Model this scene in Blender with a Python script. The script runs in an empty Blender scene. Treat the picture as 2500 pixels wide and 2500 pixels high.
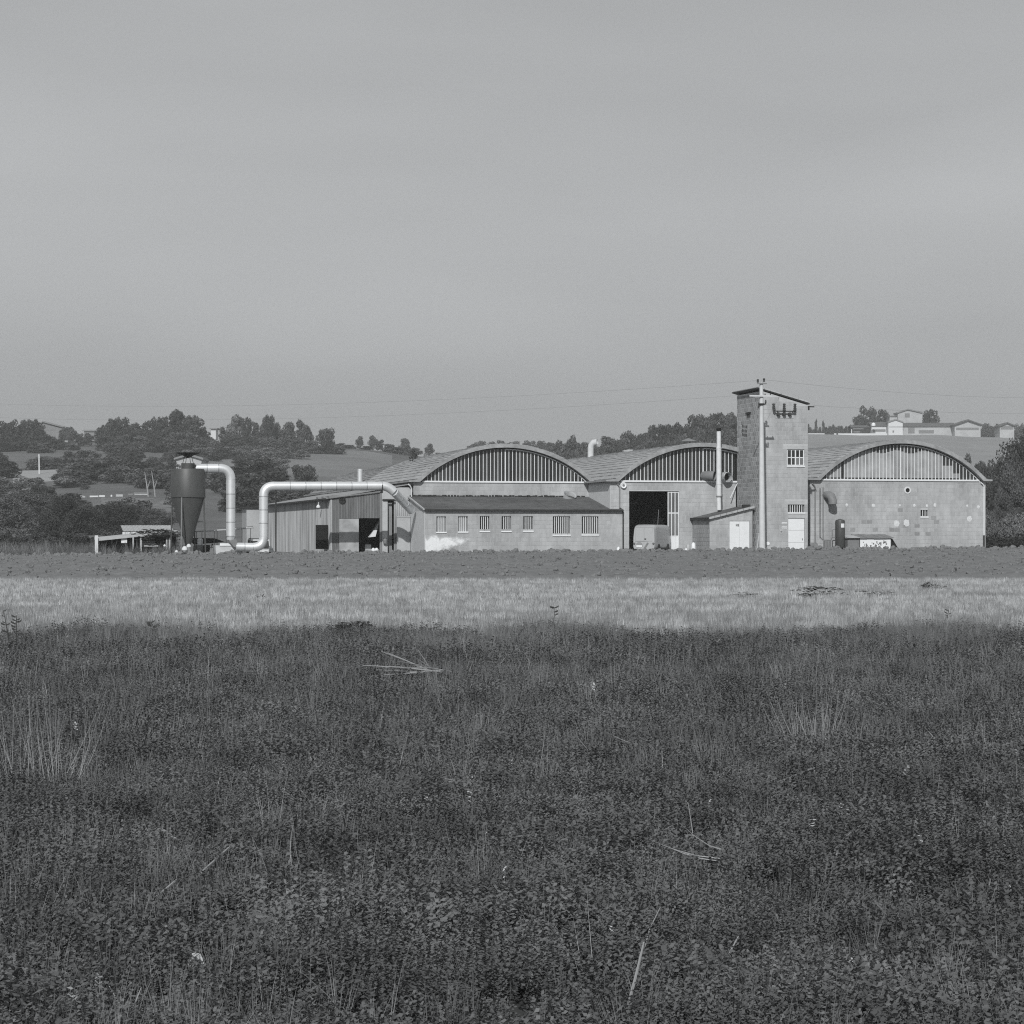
import bpy, bmesh, math, random
import numpy as np
from mathutils import Vector, Matrix, Quaternion
rnd = random.Random(7)
rng = np.random.default_rng(11)
SC = bpy.context.scene
COL = SC.collection
# ------------------------------------------------------------------ camera
F, HOR, EYE = 5300.0, 1300.0, 1.55          # focal length in photo pixels, horizon row, eye height
cam = bpy.data.cameras.new("camera")
cam.sensor_width = 36.0
cam.lens = 36.0 * F / 2500.0
cam.shift_y = (HOR - 1250.0) / 2500.0
cam.clip_start = 0.1
cam.clip_end = 9000.0
cam_o = bpy.data.objects.new("camera", cam)
cam_o.location = (0, 0, EYE)
cam_o.rotation_euler = (math.pi / 2, 0, 0)
COL.objects.link(cam_o)
SC.camera = cam_o
# ------------------------------------------------------------------ sky, sun, exposure
SUN_EL, SUN_AZ = math.radians(34), math.radians(9)   # sun stands behind the camera, a little to the left
w = bpy.data.worlds.new("World")
SC.world = w
w.use_nodes = True
nt = w.node_tree
nt.nodes.clear()
N, L = nt.nodes.new, nt.links.new
out = N("ShaderNodeOutputWorld"); bg = N("ShaderNodeBackground")
sky = N("ShaderNodeTexSky"); sky.sky_type = 'NISHITA'; sky.sun_disc = False
sky.sun_elevation = SUN_EL; sky.sun_rotation = math.pi + SUN_AZ; sky.air_density = 1.0; sky.dust_density = 3.0
bw = N("ShaderNodeRGBToBW"); L(sky.outputs[0], bw.inputs[0])
tc = N("ShaderNodeTexCoord"); sep = N("ShaderNodeSeparateXYZ"); L(tc.outputs["Generated"], sep.inputs[0])
ramp = N("ShaderNodeValToRGB"); L(sep.outputs["Z"], ramp.inputs[0])
cr = ramp.color_ramp
cr.elements[0].position = 0.0; cr.elements[0].color = (.325,) * 3 + (1,)
cr.elements[1].position = 1.0; cr.elements[1].color = (.40,) * 3 + (1,)
for p, v in ((.045, .37), (.10, .445), (.16, .47), (.23, .435), (.4, .41)):
    e = cr.elements.new(p); e.color = (v, v, v, 1)
mp = N("ShaderNodeMapping"); mp.inputs["Scale"].default_value = (3.0, 3.0, 14.0); mp.inputs["Rotation"].default_value = (0, .16, 0)
L(tc.outputs["Generated"], mp.inputs[0])
nz = N("ShaderNodeTexNoise"); nz.inputs["Scale"].default_value = 1.1; nz.inputs["Detail"].default_value = 3; nz.inputs["Roughness"].default_value = .45
L(mp.outputs[0], nz.inputs[0])
nm = N("ShaderNodeMapRange"); nm.inputs["From Min"].default_value = .3; nm.inputs["From Max"].default_value = .7
nm.inputs["To Min"].default_value = .92; nm.inputs["To Max"].default_value = 1.05
L(nz.outputs[0], nm.inputs[0])
veil = N("ShaderNodeMath"); veil.operation = 'MULTIPLY'; L(ramp.outputs[0], veil.inputs[0]); L(nm.outputs[0], veil.inputs[1])
# a thin streak of high cloud, soft below and sharper above, rising to the right
def mr(src, a, b, c, d, smooth=True):
    q = N("ShaderNodeMapRange"); q.interpolation_type = 'SMOOTHSTEP' if smooth else 'LINEAR'
    for k, v in zip((1, 2, 3, 4), (a, b, c, d)): q.inputs[k].default_value = v
    L(src, q.inputs[0]); return q.outputs[0]
def mth(op, p, q):
    m = N("ShaderNodeMath"); m.operation = op
    for k, v in enumerate((p, q)):
        if isinstance(v, float): m.inputs[k].default_value = v
        else: L(v, m.inputs[k])
    return m.outputs[0]
tt = mth('SUBTRACT', sep.outputs["Z"], mth('MULTIPLY', sep.outputs["X"], .27))
wob = mth('ADD', tt, mth('MULTIPLY', nz.outputs[0], .02))
band = mth('MULTIPLY', mth('MULTIPLY', mr(wob, .132, .146, 1.0, 0.0), mr(wob, .07, .125, 0.0, 1.0)), mr(sep.outputs["X"], .09, .22, 0.0, 1.0))
vs0 = mth('MULTIPLY', veil.outputs[0], mth('ADD', mth('MULTIPLY', band, .055), 1.0))
vs = N("ShaderNodeMath"); vs.operation = 'MULTIPLY'; L(vs0, vs.inputs[0]); vs.inputs[1].default_value = 10.0
mx = N("ShaderNodeMix"); mx.data_type = 'FLOAT'; mx.inputs[0].default_value = .93
L(bw.outputs[0], mx.inputs[2]); L(vs.outputs[0], mx.inputs[3])
cb = N("ShaderNodeCombineColor")
for k, t in enumerate((.977, 1.0, 1.02)):
    mt = N("ShaderNodeMath"); mt.operation = 'MULTIPLY'; L(mx.outputs[0], mt.inputs[0]); mt.inputs[1].default_value = t; L(mt.outputs[0], cb.inputs[k])
L(cb.outputs[0], bg.inputs[0]); bg.inputs[1].default_value = 0.1
L(bg.outputs[0], out.inputs[0])
sun = bpy.data.lights.new("sun", 'SUN'); sun.energy = 3.2; sun.angle = math.radians(.6); sun.color = (1, 1, .995)
sun_o = bpy.data.objects.new("sun", sun); COL.objects.link(sun_o); sun_o.location = (-40, -200, 160)
ld = Vector((math.sin(SUN_AZ) * math.cos(SUN_EL), math.cos(SUN_AZ) * math.cos(SUN_EL), -math.sin(SUN_EL)))
sun_o.rotation_euler = ld.to_track_quat('-Z', 'Y').to_euler()
vw = SC.view_settings
SC.display_settings.display_device = 'sRGB'
vw.view_transform = 'Standard'; vw.look = 'None'; vw.exposure = 0; vw.gamma = 1; vw.use_curve_mapping = False
SC.cycles.max_bounces = 6; SC.cycles.diffuse_bounces = 3; SC.cycles.glossy_bounces = 3; SC.cycles.transparent_max_bounces = 8
SC.cycles.transmission_bounces = 3; SC.cycles.volume_bounces = 0
SC.cycles.use_denoising = False
SC.cycles.filter_width = 1.15

# ------------------------------------------------------------------ materials (a black and white photograph: all greys)
def G(v):
    return (v * .98, v, v * 1.01, 1)
MATS = {}
def mat(name, v, rough=.85, var=.18, scale=3.0, metal=0.0, inst=0.0, bump=0.0, bscale=20.0, stretch=(1, 1, 1), big=0.0, bigscale=.3,
        spec=.3, attr=False, trans=0.0, wave=None, var2=None):
    """grey procedural material; var: fine noise, big: large blotches, inst: difference from one object or piece to the next"""
    if name in MATS: return MATS[name]
    m = bpy.data.materials.new(name); MATS[name] = m
    m.use_nodes = True
    t = m.node_tree; N, L = t.nodes.new, t.links.new
    b = t.nodes["Principled BSDF"]; outn = t.nodes["Material Output"]
    geo = N("ShaderNodeNewGeometry")
    mp = N("ShaderNodeMapping"); mp.inputs["Scale"].default_value = stretch; L(geo.outputs["Position"], mp.inputs[0])
    n = N("ShaderNodeTexNoise"); n.inputs["Scale"].default_value = scale; n.inputs["Detail"].default_value = 5; n.inputs["Roughness"].default_value = .6
    L(mp.outputs[0], n.inputs[0])
    r = N("ShaderNodeMapRange"); r.inputs[1].default_value = .28; r.inputs[2].default_value = .72
    r.inputs[3].default_value = 1 - var; r.inputs[4].default_value = 1 + var; L(n.outputs[0], r.inputs[0])
    val = r.outputs[0]
    def mul(a, bb):
        q = N("ShaderNodeMath"); q.operation = 'MULTIPLY'; L(a, q.inputs[0])
        if isinstance(bb, float): q.inputs[1].default_value = bb
        else: L(bb, q.inputs[1])
        return q.outputs[0]
    if big:
        n2 = N("ShaderNodeTexNoise"); n2.inputs["Scale"].default_value = bigscale; n2.inputs["Detail"].default_value = 4; L(mp.outputs[0], n2.inputs[0])
        r2 = N("ShaderNodeMapRange"); r2.inputs[1].default_value = .32; r2.inputs[2].default_value = .68
        r2.inputs[3].default_value = 1 - big; r2.inputs[4].default_value = 1 + big; L(n2.outputs[0], r2.inputs[0])
        val = mul(val, r2.outputs[0])
    if inst:
        oi = N("ShaderNodeObjectInfo"); src = oi.outputs["Random"]
        if attr:
            at = N("ShaderNodeAttribute"); at.attribute_name = "bv"
            ad = N("ShaderNodeMath"); ad.operation = 'ADD'; L(src, ad.inputs[0]); L(at.outputs["Fac"], ad.inputs[1])
            fr = N("ShaderNodeMath"); fr.operation = 'FRACT'; L(ad.outputs[0], fr.inputs[0]); src = fr.outputs[0]
        r3 = N("ShaderNodeMapRange"); r3.inputs[3].default_value = 1 - inst; r3.inputs[4].default_value = 1 + inst; L(src, r3.inputs[0])
        val = mul(val, r3.outputs[0])
    val = mul(val, float(v))
    cb = N("ShaderNodeCombineColor")
    for k, tt in enumerate((.98, 1.0, 1.012) if v > .085 else (.965, 1.0, .985)):
        L(mul(val, tt), cb.inputs[k])
    L(cb.outputs[0], b.inputs["Base Color"])
    b.inputs["Roughness"].default_value = rough; b.inputs["Metallic"].default_value = metal
    b.inputs["Specular IOR Level"].default_value = spec
    if bump:
        n4 = N("ShaderNodeTexNoise"); n4.inputs["Scale"].default_value = bscale; n4.inputs["Detail"].default_value = 4; L(mp.outputs[0], n4.inputs[0])
        bp = N("ShaderNodeBump"); bp.inputs["Strength"].default_value = bump; bp.inputs["Distance"].default_value = .05
        L(n4.outputs[0], bp.inputs["Height"]); L(bp.outputs[0], b.inputs["Normal"])
    if trans:
        tl = N("ShaderNodeBsdfTranslucent"); L(cb.outputs[0], tl.inputs[0])
        ms = N("ShaderNodeMixShader"); ms.inputs[0].default_value = trans
        L(b.outputs[0], ms.inputs[1]); L(tl.outputs[0], ms.inputs[2]); L(ms.outputs[0], outn.inputs[0])
    return m

M = dict(
    block=mat("concrete_block", .375, var=.13, scale=3.5, inst=.055, attr=True, bump=.3, bscale=9, big=.18, bigscale=.6, stretch=(1, 1, .35)),
    block_damp=mat("damp_block", .27, var=.12, scale=2.5, inst=.14, attr=True, bump=.3, bscale=9), block_side=mat("hollow_block", .31, var=.16, scale=5, inst=.22, attr=True, bump=.3, bscale=9, big=.12, bigscale=.4),
    mortar=mat("mortar", .47, var=.1), mortar_light=mat("light_mortar", .55, var=.1), plaster=mat("pale_render", .60, var=.08, big=.08),
    concrete=mat("concrete", .42, var=.12, big=.1, bump=.1), render_=mat("cement_render", .4, var=.08, big=.1),
    roofband=mat("roof_edge_concrete", .29, var=.25, scale=3, big=.16, bigscale=.8),
    tile=mat("roof_tile", .325, var=.22, scale=5, stretch=(1, 1, 1), inst=.10, attr=True, big=.12, bigscale=.5, bump=.5, bscale=9),
    tile_old=mat("old_roof_tile", .24, var=.2, scale=4, inst=.08, attr=True, big=.12, bigscale=.5, bump=.5, bscale=9),
    felt=mat("roofing_felt", .10, var=.25, scale=1.5, big=.2, bigscale=.4), white=mat("white_paint", .78, var=.04, rough=.6),
    frame=mat("white_steel_frame", .72, var=.06, rough=.6), glass=mat("window_glass", .035, var=.3, scale=.8, rough=.12, inst=.45, spec=.5),
    glass2=mat("window_glass_grey", .14, var=.25, scale=.8, rough=.25, inst=.3, spec=.5),
    sheetglass=mat("frosted_glass", .30, var=.12, scale=1.2, rough=.4, inst=.12, big=.15, bigscale=.6),
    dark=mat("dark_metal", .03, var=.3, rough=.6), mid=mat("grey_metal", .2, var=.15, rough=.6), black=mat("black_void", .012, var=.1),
    rust=mat("rusty_corrugated_sheet", .17, var=.15, scale=2, stretch=(4, 4, .5), big=.18, bigscale=.5, rough=.8),
    sheet=mat("corrugated_sheet", .33, var=.12, scale=2, stretch=(3, 3, .5), big=.34, bigscale=.3, rough=.8),
    galv=mat("galvanised_duct", .80, rough=.38, metal=.55, var=.06, scale=2, inst=.06), galvband=mat("duct_joint", .55, rough=.4, metal=.7, var=.05),
    silo=mat("silo_paint", .062, rough=.5, var=.12, scale=3, big=.12, bigscale=1.0, spec=.5, stretch=(1, 1, .4)), pole=mat("pole_concrete", .56, var=.08, big=.06),
    door=mat("white_door", .74, var=.04, rough=.5), flue=mat("fibre_cement_flue", .66, var=.08), soil=mat("ploughed_soil", .165, var=.16, scale=1.6, big=.07, bigscale=.25, bump=.6, bscale=6),
    stubble_soil=mat("stubble_soil", .15, var=.25, scale=3, stretch=(.5, 1.6, 1), big=.18, bigscale=.16), meadow_soil=mat("meadow_soil", .05, var=.3, scale=6),
    yard=mat("yard_earth", .22, var=.2), grass_ground=mat("rough_grass", .13, var=.3, scale=.6, big=.25, bigscale=.06),
    hill=mat("hillside_grass", .11, var=.2, scale=.12, big=.22, bigscale=.02, stretch=(1, 1, 1)), mown=mat("mown_hill_field", .235, var=.08, scale=.15, big=.08, bigscale=.03),
    sand=mat("bare_terrace", .3, var=.15, scale=.3), vine=mat("vineyard_ground", .15, var=.35, scale=.7, stretch=(1, .2, 1)),
    bark=mat("bark", .10, var=.2), barklight=mat("pale_bark", .3, var=.2),
    leaf=mat("leaf", .105, var=.3, scale=.5, inst=.22, trans=.22, rough=.7), leafdark=mat("dark_leaf", .058, var=.3, scale=.5, inst=.2, trans=.2, rough=.7),
    leaflight=mat("pale_leaf", .17, var=.3, scale=.5, inst=.2, trans=.22, rough=.7),
    clover=mat("clover_leaf", .133, var=.25, scale=5, inst=.35, trans=.25, big=.3, bigscale=.8, rough=.6), blade_pale=mat("pale_grass_blade", .27, var=.25, scale=4, inst=.4, trans=.25, big=.2, bigscale=.5), blade=mat("grass_blade", .19, var=.25, scale=4, inst=.45, trans=.25, big=.25, bigscale=.6, rough=.6),
    dry=mat("dry_stalk", .35, var=.2, inst=.35, trans=.1), glass_dark=mat("dark_window_glass", .012, var=.2, rough=.15), straw=mat("stubble_straw", .42, var=.15, scale=2, inst=.4, trans=.2, big=.34, bigscale=.45, stretch=(.3, 1.8, 1)), weed=mat("dark_weed", .04, var=.2),
    house=mat("house_plaster", .42, var=.1, big=.1, bigscale=.3), houselt=mat("pale_plaster", .62, var=.06), roofdark=mat("dark_tiled_roof", .11, var=.2), rooflt=mat("grey_tiled_roof", .22, var=.15),
    van=mat("van_paint", .40, rough=.22, var=.03, spec=.6), rubber=mat("rubber", .02, rough=.7, var=.1), carwhite=mat("car_paint", .5, rough=.3, var=.03, spec=.5),
    lamp=mat("tail_lamp", .12, rough=.3, var=.05), stone=mat("pale_stone", .45, var=.25, scale=14, bump=.5), porcelain=mat("insulator", .05, rough=.25, var=.1, spec=.6),
    plank=mat("weathered_plank", .42, var=.15, stretch=(1, 1, 6)), brush=mat("brushwood", .035, var=.3),
)

# ------------------------------------------------------------------ mesh helpers
class MB:
    def __init__(self): self.v = []; self.f = []; self.mi = []; self.bv = []
    def add(self, vs, fs, mi=0, bv=0.0):
        o = len(self.v); self.v += [tuple(p) for p in vs]; self.f += [tuple(i + o for i in q) for q in fs]
        self.mi += [mi] * len(fs); self.bv += [bv] * len(vs); return self
    def box(self, x0, x1, y0, y1, z0, z1, mi=0, bv=0.0):
        return self.add([(x0, y0, z0), (x1, y0, z0), (x1, y1, z0), (x0, y1, z0), (x0, y0, z1), (x1, y0, z1), (x1, y1, z1), (x0, y1, z1)],
                        [(0, 3, 2, 1), (4, 5, 6, 7), (0, 1, 5, 4), (1, 2, 6, 5), (2, 3, 7, 6), (3, 0, 4, 7)], mi, bv)
    def prism(self, poly, y0, y1, mi=0, bv=0.0):           # outline in x,z pushed along y
        n = len(poly)
        vs = [(x, y0, z) for x, z in poly] + [(x, y1, z) for x, z in poly]
        fs = [tuple(range(n)), tuple(range(2 * n - 1, n - 1, -1))] + [(i, i + n, (i + 1) % n + n, (i + 1) % n) for i in range(n)]
        return self.add(vs, fs, mi, bv)
    def prismx(self, poly, x0, x1, mi=0, bv=0.0):          # outline in y,z pushed along x
        n = len(poly)
        vs = [(x0, y, z) for y, z in poly] + [(x1, y, z) for y, z in poly]
        fs = [tuple(range(n)), tuple(range(2 * n - 1, n - 1, -1))] + [(i, i + n, (i + 1) % n + n, (i + 1) % n) for i in range(n)]
        return self.add(vs, fs, mi, bv)
    def tube(self, pts, r, n=8, cap=True, mi=0):
        pts = [Vector(p) for p in pts]; k = len(pts); rr = r if isinstance(r, (list, tuple)) else [r] * k
        up = None; vs = []
        for i, p in enumerate(pts):
            d = (pts[min(i + 1, k - 1)] - pts[max(i - 1, 0)]).normalized()
            if up is None: up = d.orthogonal().normalized()
            up = (up - d * up.dot(d)).normalized(); sd = d.cross(up)
            for j in range(n):
                a = 2 * math.pi * j / n
                vs.append(p + (up * math.cos(a) + sd * math.sin(a)) * rr[i])
        fs = [(i * n + j, i * n + (j + 1) % n, (i + 1) * n + (j + 1) % n, (i + 1) * n + j) for i in range(k - 1) for j in range(n)]
        if cap: fs += [tuple(range(n - 1, -1, -1)), tuple(range((k - 1) * n, k * n))]
        return self.add(vs, fs, mi)
    def lathe(self, prof, cx, cy, n=24, mi=0):
        vs = []; 
        for r, z in prof:
            for j in range(n):
                a = 2 * math.pi * j / n; vs.append((cx + r * math.cos(a), cy + r * math.sin(a), z))
        k = len(prof)
        fs = [(i * n + j, i * n + (j + 1) % n, (i + 1) * n + (j + 1) % n, (i + 1) * n + j) for i in range(k - 1) for j in range(n)]
        fs += [tuple(range(n - 1, -1, -1)), tuple(range((k - 1) * n, k * n))]
        return self.add(vs, fs, mi)
    def mesh(self, name, mats, off=(0, 0, 0), smooth=False):
        me = bpy.data.meshes.new(name)
        if not isinstance(mats, (list, tuple)): mats = [mats]
        for m in mats: me.materials.append(M[m] if isinstance(m, str) else m)
        me.from_pydata([(x - off[0], y - off[1], z - off[2]) for x, y, z in self.v], [], self.f)
        me.polygons.foreach_set("material_index", self.mi)
        if any(self.bv):
            a = me.attributes.new("bv", 'FLOAT', 'POINT'); a.data.foreach_set("value", self.bv)
        if smooth:
            me.polygons.foreach_set("use_smooth", [True] * len(me.polygons))
            try: me.set_sharp_from_angle(angle=math.radians(40))
            except Exception: pass
        me.update()
        return me
    def obj(self, name, mats, parent=None, off=None, smooth=False, **props):
        if off is None: off = parent["_b"] if parent is not None and "_b" in parent else (0, 0, 0)
        o = bpy.data.objects.new(name, self.mesh(name, mats, off, smooth)); COL.objects.link(o)
        if parent is not None:
            o.parent = parent; o["_b"] = tuple(off)
        for k, v in props.items(): o[k] = v
        return o

def part(name, me, parent, loc=(0, 0, 0), rot=(0, 0, 0), scale=(1, 1, 1)):
    o = bpy.data.objects.new(name, me); COL.objects.link(o); o.parent = parent
    o.location = loc; o.rotation_euler = rot; o.scale = scale
    return o

A = math.atan(1224.0 / F)                                  # the factory stands turned by this angle
O3 = Vector(((1230 - 1250) / F * 160.0, 160.0, 0.0))
UV, VV = Vector((math.cos(A), math.sin(A), 0)), Vector((-math.sin(A), math.cos(A), 0))
SITE = Matrix.Translation(O3) @ Matrix.Rotation(A, 4, 'Z')
def S(px, py, v):
    """a photo pixel on the factory plane v -> (u, z)"""
    r = Vector(((px - 1250) / F, 1, (HOR - py) / F))
    s = (v + VV.dot(Vector((O3.x, O3.y, 0)))) / (VV.x * r.x + VV.y * r.y)
    p = r * s
    return (p.x - O3.x) * UV.x + (p.y - O3.y) * UV.y, EYE + p.z
def U(px, v): return S(px, 1300, v)[0]
def Z(px, py, v): return S(px, py, v)[1]
def V_(px, u):
    """the depth v at which the plane u is seen at column px"""
    t = (px - 1250) / F
    # O + u*UV + v*VV ; x/y = t
    return (t * (O3.y + u * UV.y) - (O3.x + u * UV.x)) / (VV.x - t * VV.y)
def tag(o, label=None, cat=None, group=None, kind=None):
    if label: o["label"] = label
    if cat: o["category"] = cat
    if group: o["group"] = group
    if kind: o["kind"] = kind
    return o
def thing(name, label, cat, base=(0, 0, 0), group=None, site=True, rot=0.0):
    """Empty at the thing's base; parts are authored in factory coordinates (site) or around the base"""
    o = bpy.data.objects.new(name, None); COL.objects.link(o); o.empty_display_size = .5
    if site:
        o.matrix_world = SITE @ Matrix.Translation(Vector(base)); o["_b"] = tuple(base)
    else:
        o.location = base; o.rotation_euler = (0, 0, rot); o["_b"] = (0, 0, 0)
    return tag(o, label, cat, group)
def single(mb, name, mats, label, cat, base, group=None, smooth=False, kind=None):
    """a thing that is one mesh, authored in factory coordinates"""
    o = mb.obj(name, mats, None, off=base, smooth=smooth)
    o.matrix_world = SITE @ Matrix.Translation(Vector(base))
    return tag(o, label, cat, group, kind)

# ------------------------------------------------------------------ noise and ground shape
def vnoise(x, y, seed=0):
    xi, yi = np.floor(x), np.floor(y); fx, fy = x - xi, y - yi
    fx = fx * fx * (3 - 2 * fx); fy = fy * fy * (3 - 2 * fy)
    def h(a, b):
        s = np.sin(a * 127.1 + b * 311.7 + seed * 74.7) * 43758.5453
        return s - np.floor(s)
    return (h(xi, yi) * (1 - fx) + h(xi + 1, yi) * fx) * (1 - fy) + (h(xi, yi + 1) * (1 - fx) + h(xi + 1, yi + 1) * fx) * fy
def fbm(x, y, o=4, seed=0):
    s = 0; a = .5
    for k in range(o):
        s = s + a * (vnoise(x * 2 ** k, y * 2 ** k, seed + k) - .5); a *= .5
    return s
KP = np.array([-600, 0, 240, 600, 850, 1080, 1200, 1450, 1800, 1970, 2200, 2420, 2600, 3200.])
KD = np.array([150, 250, 330, 430, 600, 750, 900, 1100, 3500.])
KR = {330: [1285, 1288, 1285, 1285, 1285, 1300, 1305, 1305, 1300, 1270, 1270, 1285, 1290, 1290],
      430: [1222, 1224, 1218, 1222, 1235, 1250, 1260, 1260, 1250, 1220, 1220, 1235, 1240, 1250],
      600: [1130, 1135, 1132, 1140, 1150, 1165, 1190, 1160, 1125, 1150, 1150, 1160, 1170, 1180],
      750: [1085, 1086, 1080, 1092, 1093, 1117, 1150, 1115, 1060, 1098, 1096, 1105, 1120, 1140],
      900: [1115, 1115, 1112, 1112, 1112, 1122, 1125, 1100, 1050, 1060, 1060, 1064, 1080, 1110]}
def zr(row, d): return EYE + (HOR - row) / F * d
KZ = np.zeros((len(KD), len(KP)))
ex = np.interp(KP, [0, 1250, 2500], [-.17, .06, .34])
KZ[0] = ex - .15; KZ[1] = ex + .1
for i, d in enumerate((330, 430, 600, 750, 900)):
    KZ[2 + i] = [zr(r, d) for r in KR[d]]
KZ[7] = KZ[6] * .85; KZ[8] = KZ[6] * .25
def edge_z(x, y=150.0): return np.interp(np.asarray(x) / np.maximum(y, 1) * F + 1250, [0, 1250, 2500], [-.17, .06, .34])
def smooth(a, b, t):
    t = np.clip((t - a) / (b - a), 0, 1); return t * t * (3 - 2 * t)
def hz(x, y):
    """ground height anywhere"""
    x = np.asarray(x, float); y = np.asarray(y, float)
    p = np.clip(x / np.maximum(y, 1) * F + 1250, KP[0], KP[-1]); d = np.clip(y, KD[0], KD[-1])
    i = np.clip(np.searchsorted(KP, p) - 1, 0, len(KP) - 2); j = np.clip(np.searchsorted(KD, d) - 1, 0, len(KD) - 2)
    fx = (p - KP[i]) / (KP[i + 1] - KP[i]); fy = (d - KD[j]) / (KD[j + 1] - KD[j])
    fx = fx * fx * (3 - 2 * fx)
    z = (KZ[j, i] * (1 - fx) + KZ[j, i + 1] * fx) * (1 - fy) + (KZ[j + 1, i] * (1 - fx) + KZ[j + 1, i + 1] * fx) * fy
    z = z + fbm(x / 25, y / 25, 3, 5) * 1.6 * smooth(260, 420, y)
    near = edge_z(x) * smooth(70, 148, y)
    near = near + fbm(x / 2.2, y / 2.2, 3, 2) * .12 * (1 - smooth(30, 42, y))
    return np.where(y < 150, near, z)
def H(x, y): return float(hz(x, y))
def W(px, d, row=None):
    """photo column at distance d -> world point on the ground, or at the photo row"""
    x = (px - 1250) / F * d
    return Vector((x, d, H(x, d) if row is None else zr(row, d)))

def grid(name, xs, ys, zf, mats, kind='structure', matf=None, fan=False):
    X, Y = np.meshgrid(xs, ys)
    if fan: X = X * Y
    Zv = zf(X, Y)
    n, m = X.shape
    co = np.stack([X, Y, Zv], -1).reshape(-1, 3)
    idx = np.arange(n * m).reshape(n, m)
    fs = np.stack([idx[:-1, :-1], idx[:-1, 1:], idx[1:, 1:], idx[1:, :-1]], -1).reshape(-1, 4)
    me = bpy.data.meshes.new(name)
    me.vertices.add(len(co)); me.vertices.foreach_set("co", co.ravel())
    me.loops.add(fs.size); me.loops.foreach_set("vertex_index", fs.ravel())
    me.polygons.add(len(fs)); me.polygons.foreach_set("loop_start", np.arange(0, fs.size, 4)); me.polygons.foreach_set("loop_total", np.full(len(fs), 4))
    for q in (mats if isinstance(mats, list) else [mats]): me.materials.append(M[q])
    if matf is not None:
        cx = (X[:-1, :-1] + X[1:, 1:]) / 2; cy = (Y[:-1, :-1] + Y[1:, 1:]) / 2
        me.polygons.foreach_set("material_index", matf(cx, cy).astype(np.int32).ravel())
    me.polygons.foreach_set("use_smooth", np.ones(len(fs), bool))
    me.update(calc_edges=True); me.validate()
    o = bpy.data.objects.new(name, me); COL.objects.link(o); o["kind"] = kind
    return o
# ------------------------------------------------------------------ the land
b = MB(); b.add([(-7000, -1500, -1.2), (7000, -1500, -1.2), (7000, 7000, -1.2), (-7000, 7000, -1.2)], [(0, 1, 2, 3)])
o = b.obj("ground", "grass_ground"); o["kind"] = 'structure'
def hillmat(x, y):
    p = x / y * F + 1250
    k = np.zeros(x.shape)
    k[(p > 1850) & (y > 420) & (y < 1000)] = 1
    k[(p > 40) & (p < 155 + 10 * np.sin(y)) & (y > 505) & (y < 565)] = 2
    k[(p > 250) & (p < 440) & (y > 355) & (y < 428)] = 3
    k[(p > 500) & (p < 960) & (y > 560) & (y < 720)] = 4
    return k
M["mown2"] = mat("hill_pasture", .165, var=.1, scale=.15, big=.12, bigscale=.03)
ys = np.concatenate([np.arange(150, 330, 6), np.arange(330, 960, 7), np.geomspace(960, 3500, 20)])
grid("hillside", np.linspace(-.55, .55, 190), ys, hz, ["hill", "mown", "sand", "vine", "mown2"], matf=hillmat, fan=True)
def near_z(x, y): return hz(x, y)
grid("meadow", np.linspace(-22, 22, 170), np.linspace(-6, 32, 170), near_z, "meadow_soil")
grid("stubble_field", np.linspace(-45, 45, 160), np.linspace(32, 69, 90), lambda x, y: near_z(x, y) + fbm(x / .9, y / .9, 3, 9) * .05 * smooth(32, 34, y), "stubble_soil")
def plough(x, y):
    e = hz(x, np.minimum(y, 149.99))
    k = smooth(68.8, 71, y)
    c = np.abs(fbm(x / .8, y / 1.1, 3, 21)) * -.45 + .08 + fbm(x / .3, y / .4, 2, 31) * .16 + fbm(x / 3, y / 3, 2, 8) * .10
    fur = .05 * np.sin(y * 2 * math.pi / 1.1 + x * .05)
    return e + (c + fur) * k + .05 * k
grid("ploughed_field", np.linspace(-62, 62, 560), np.linspace(68.8, 151.5, 330), plough, "soil")
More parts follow.
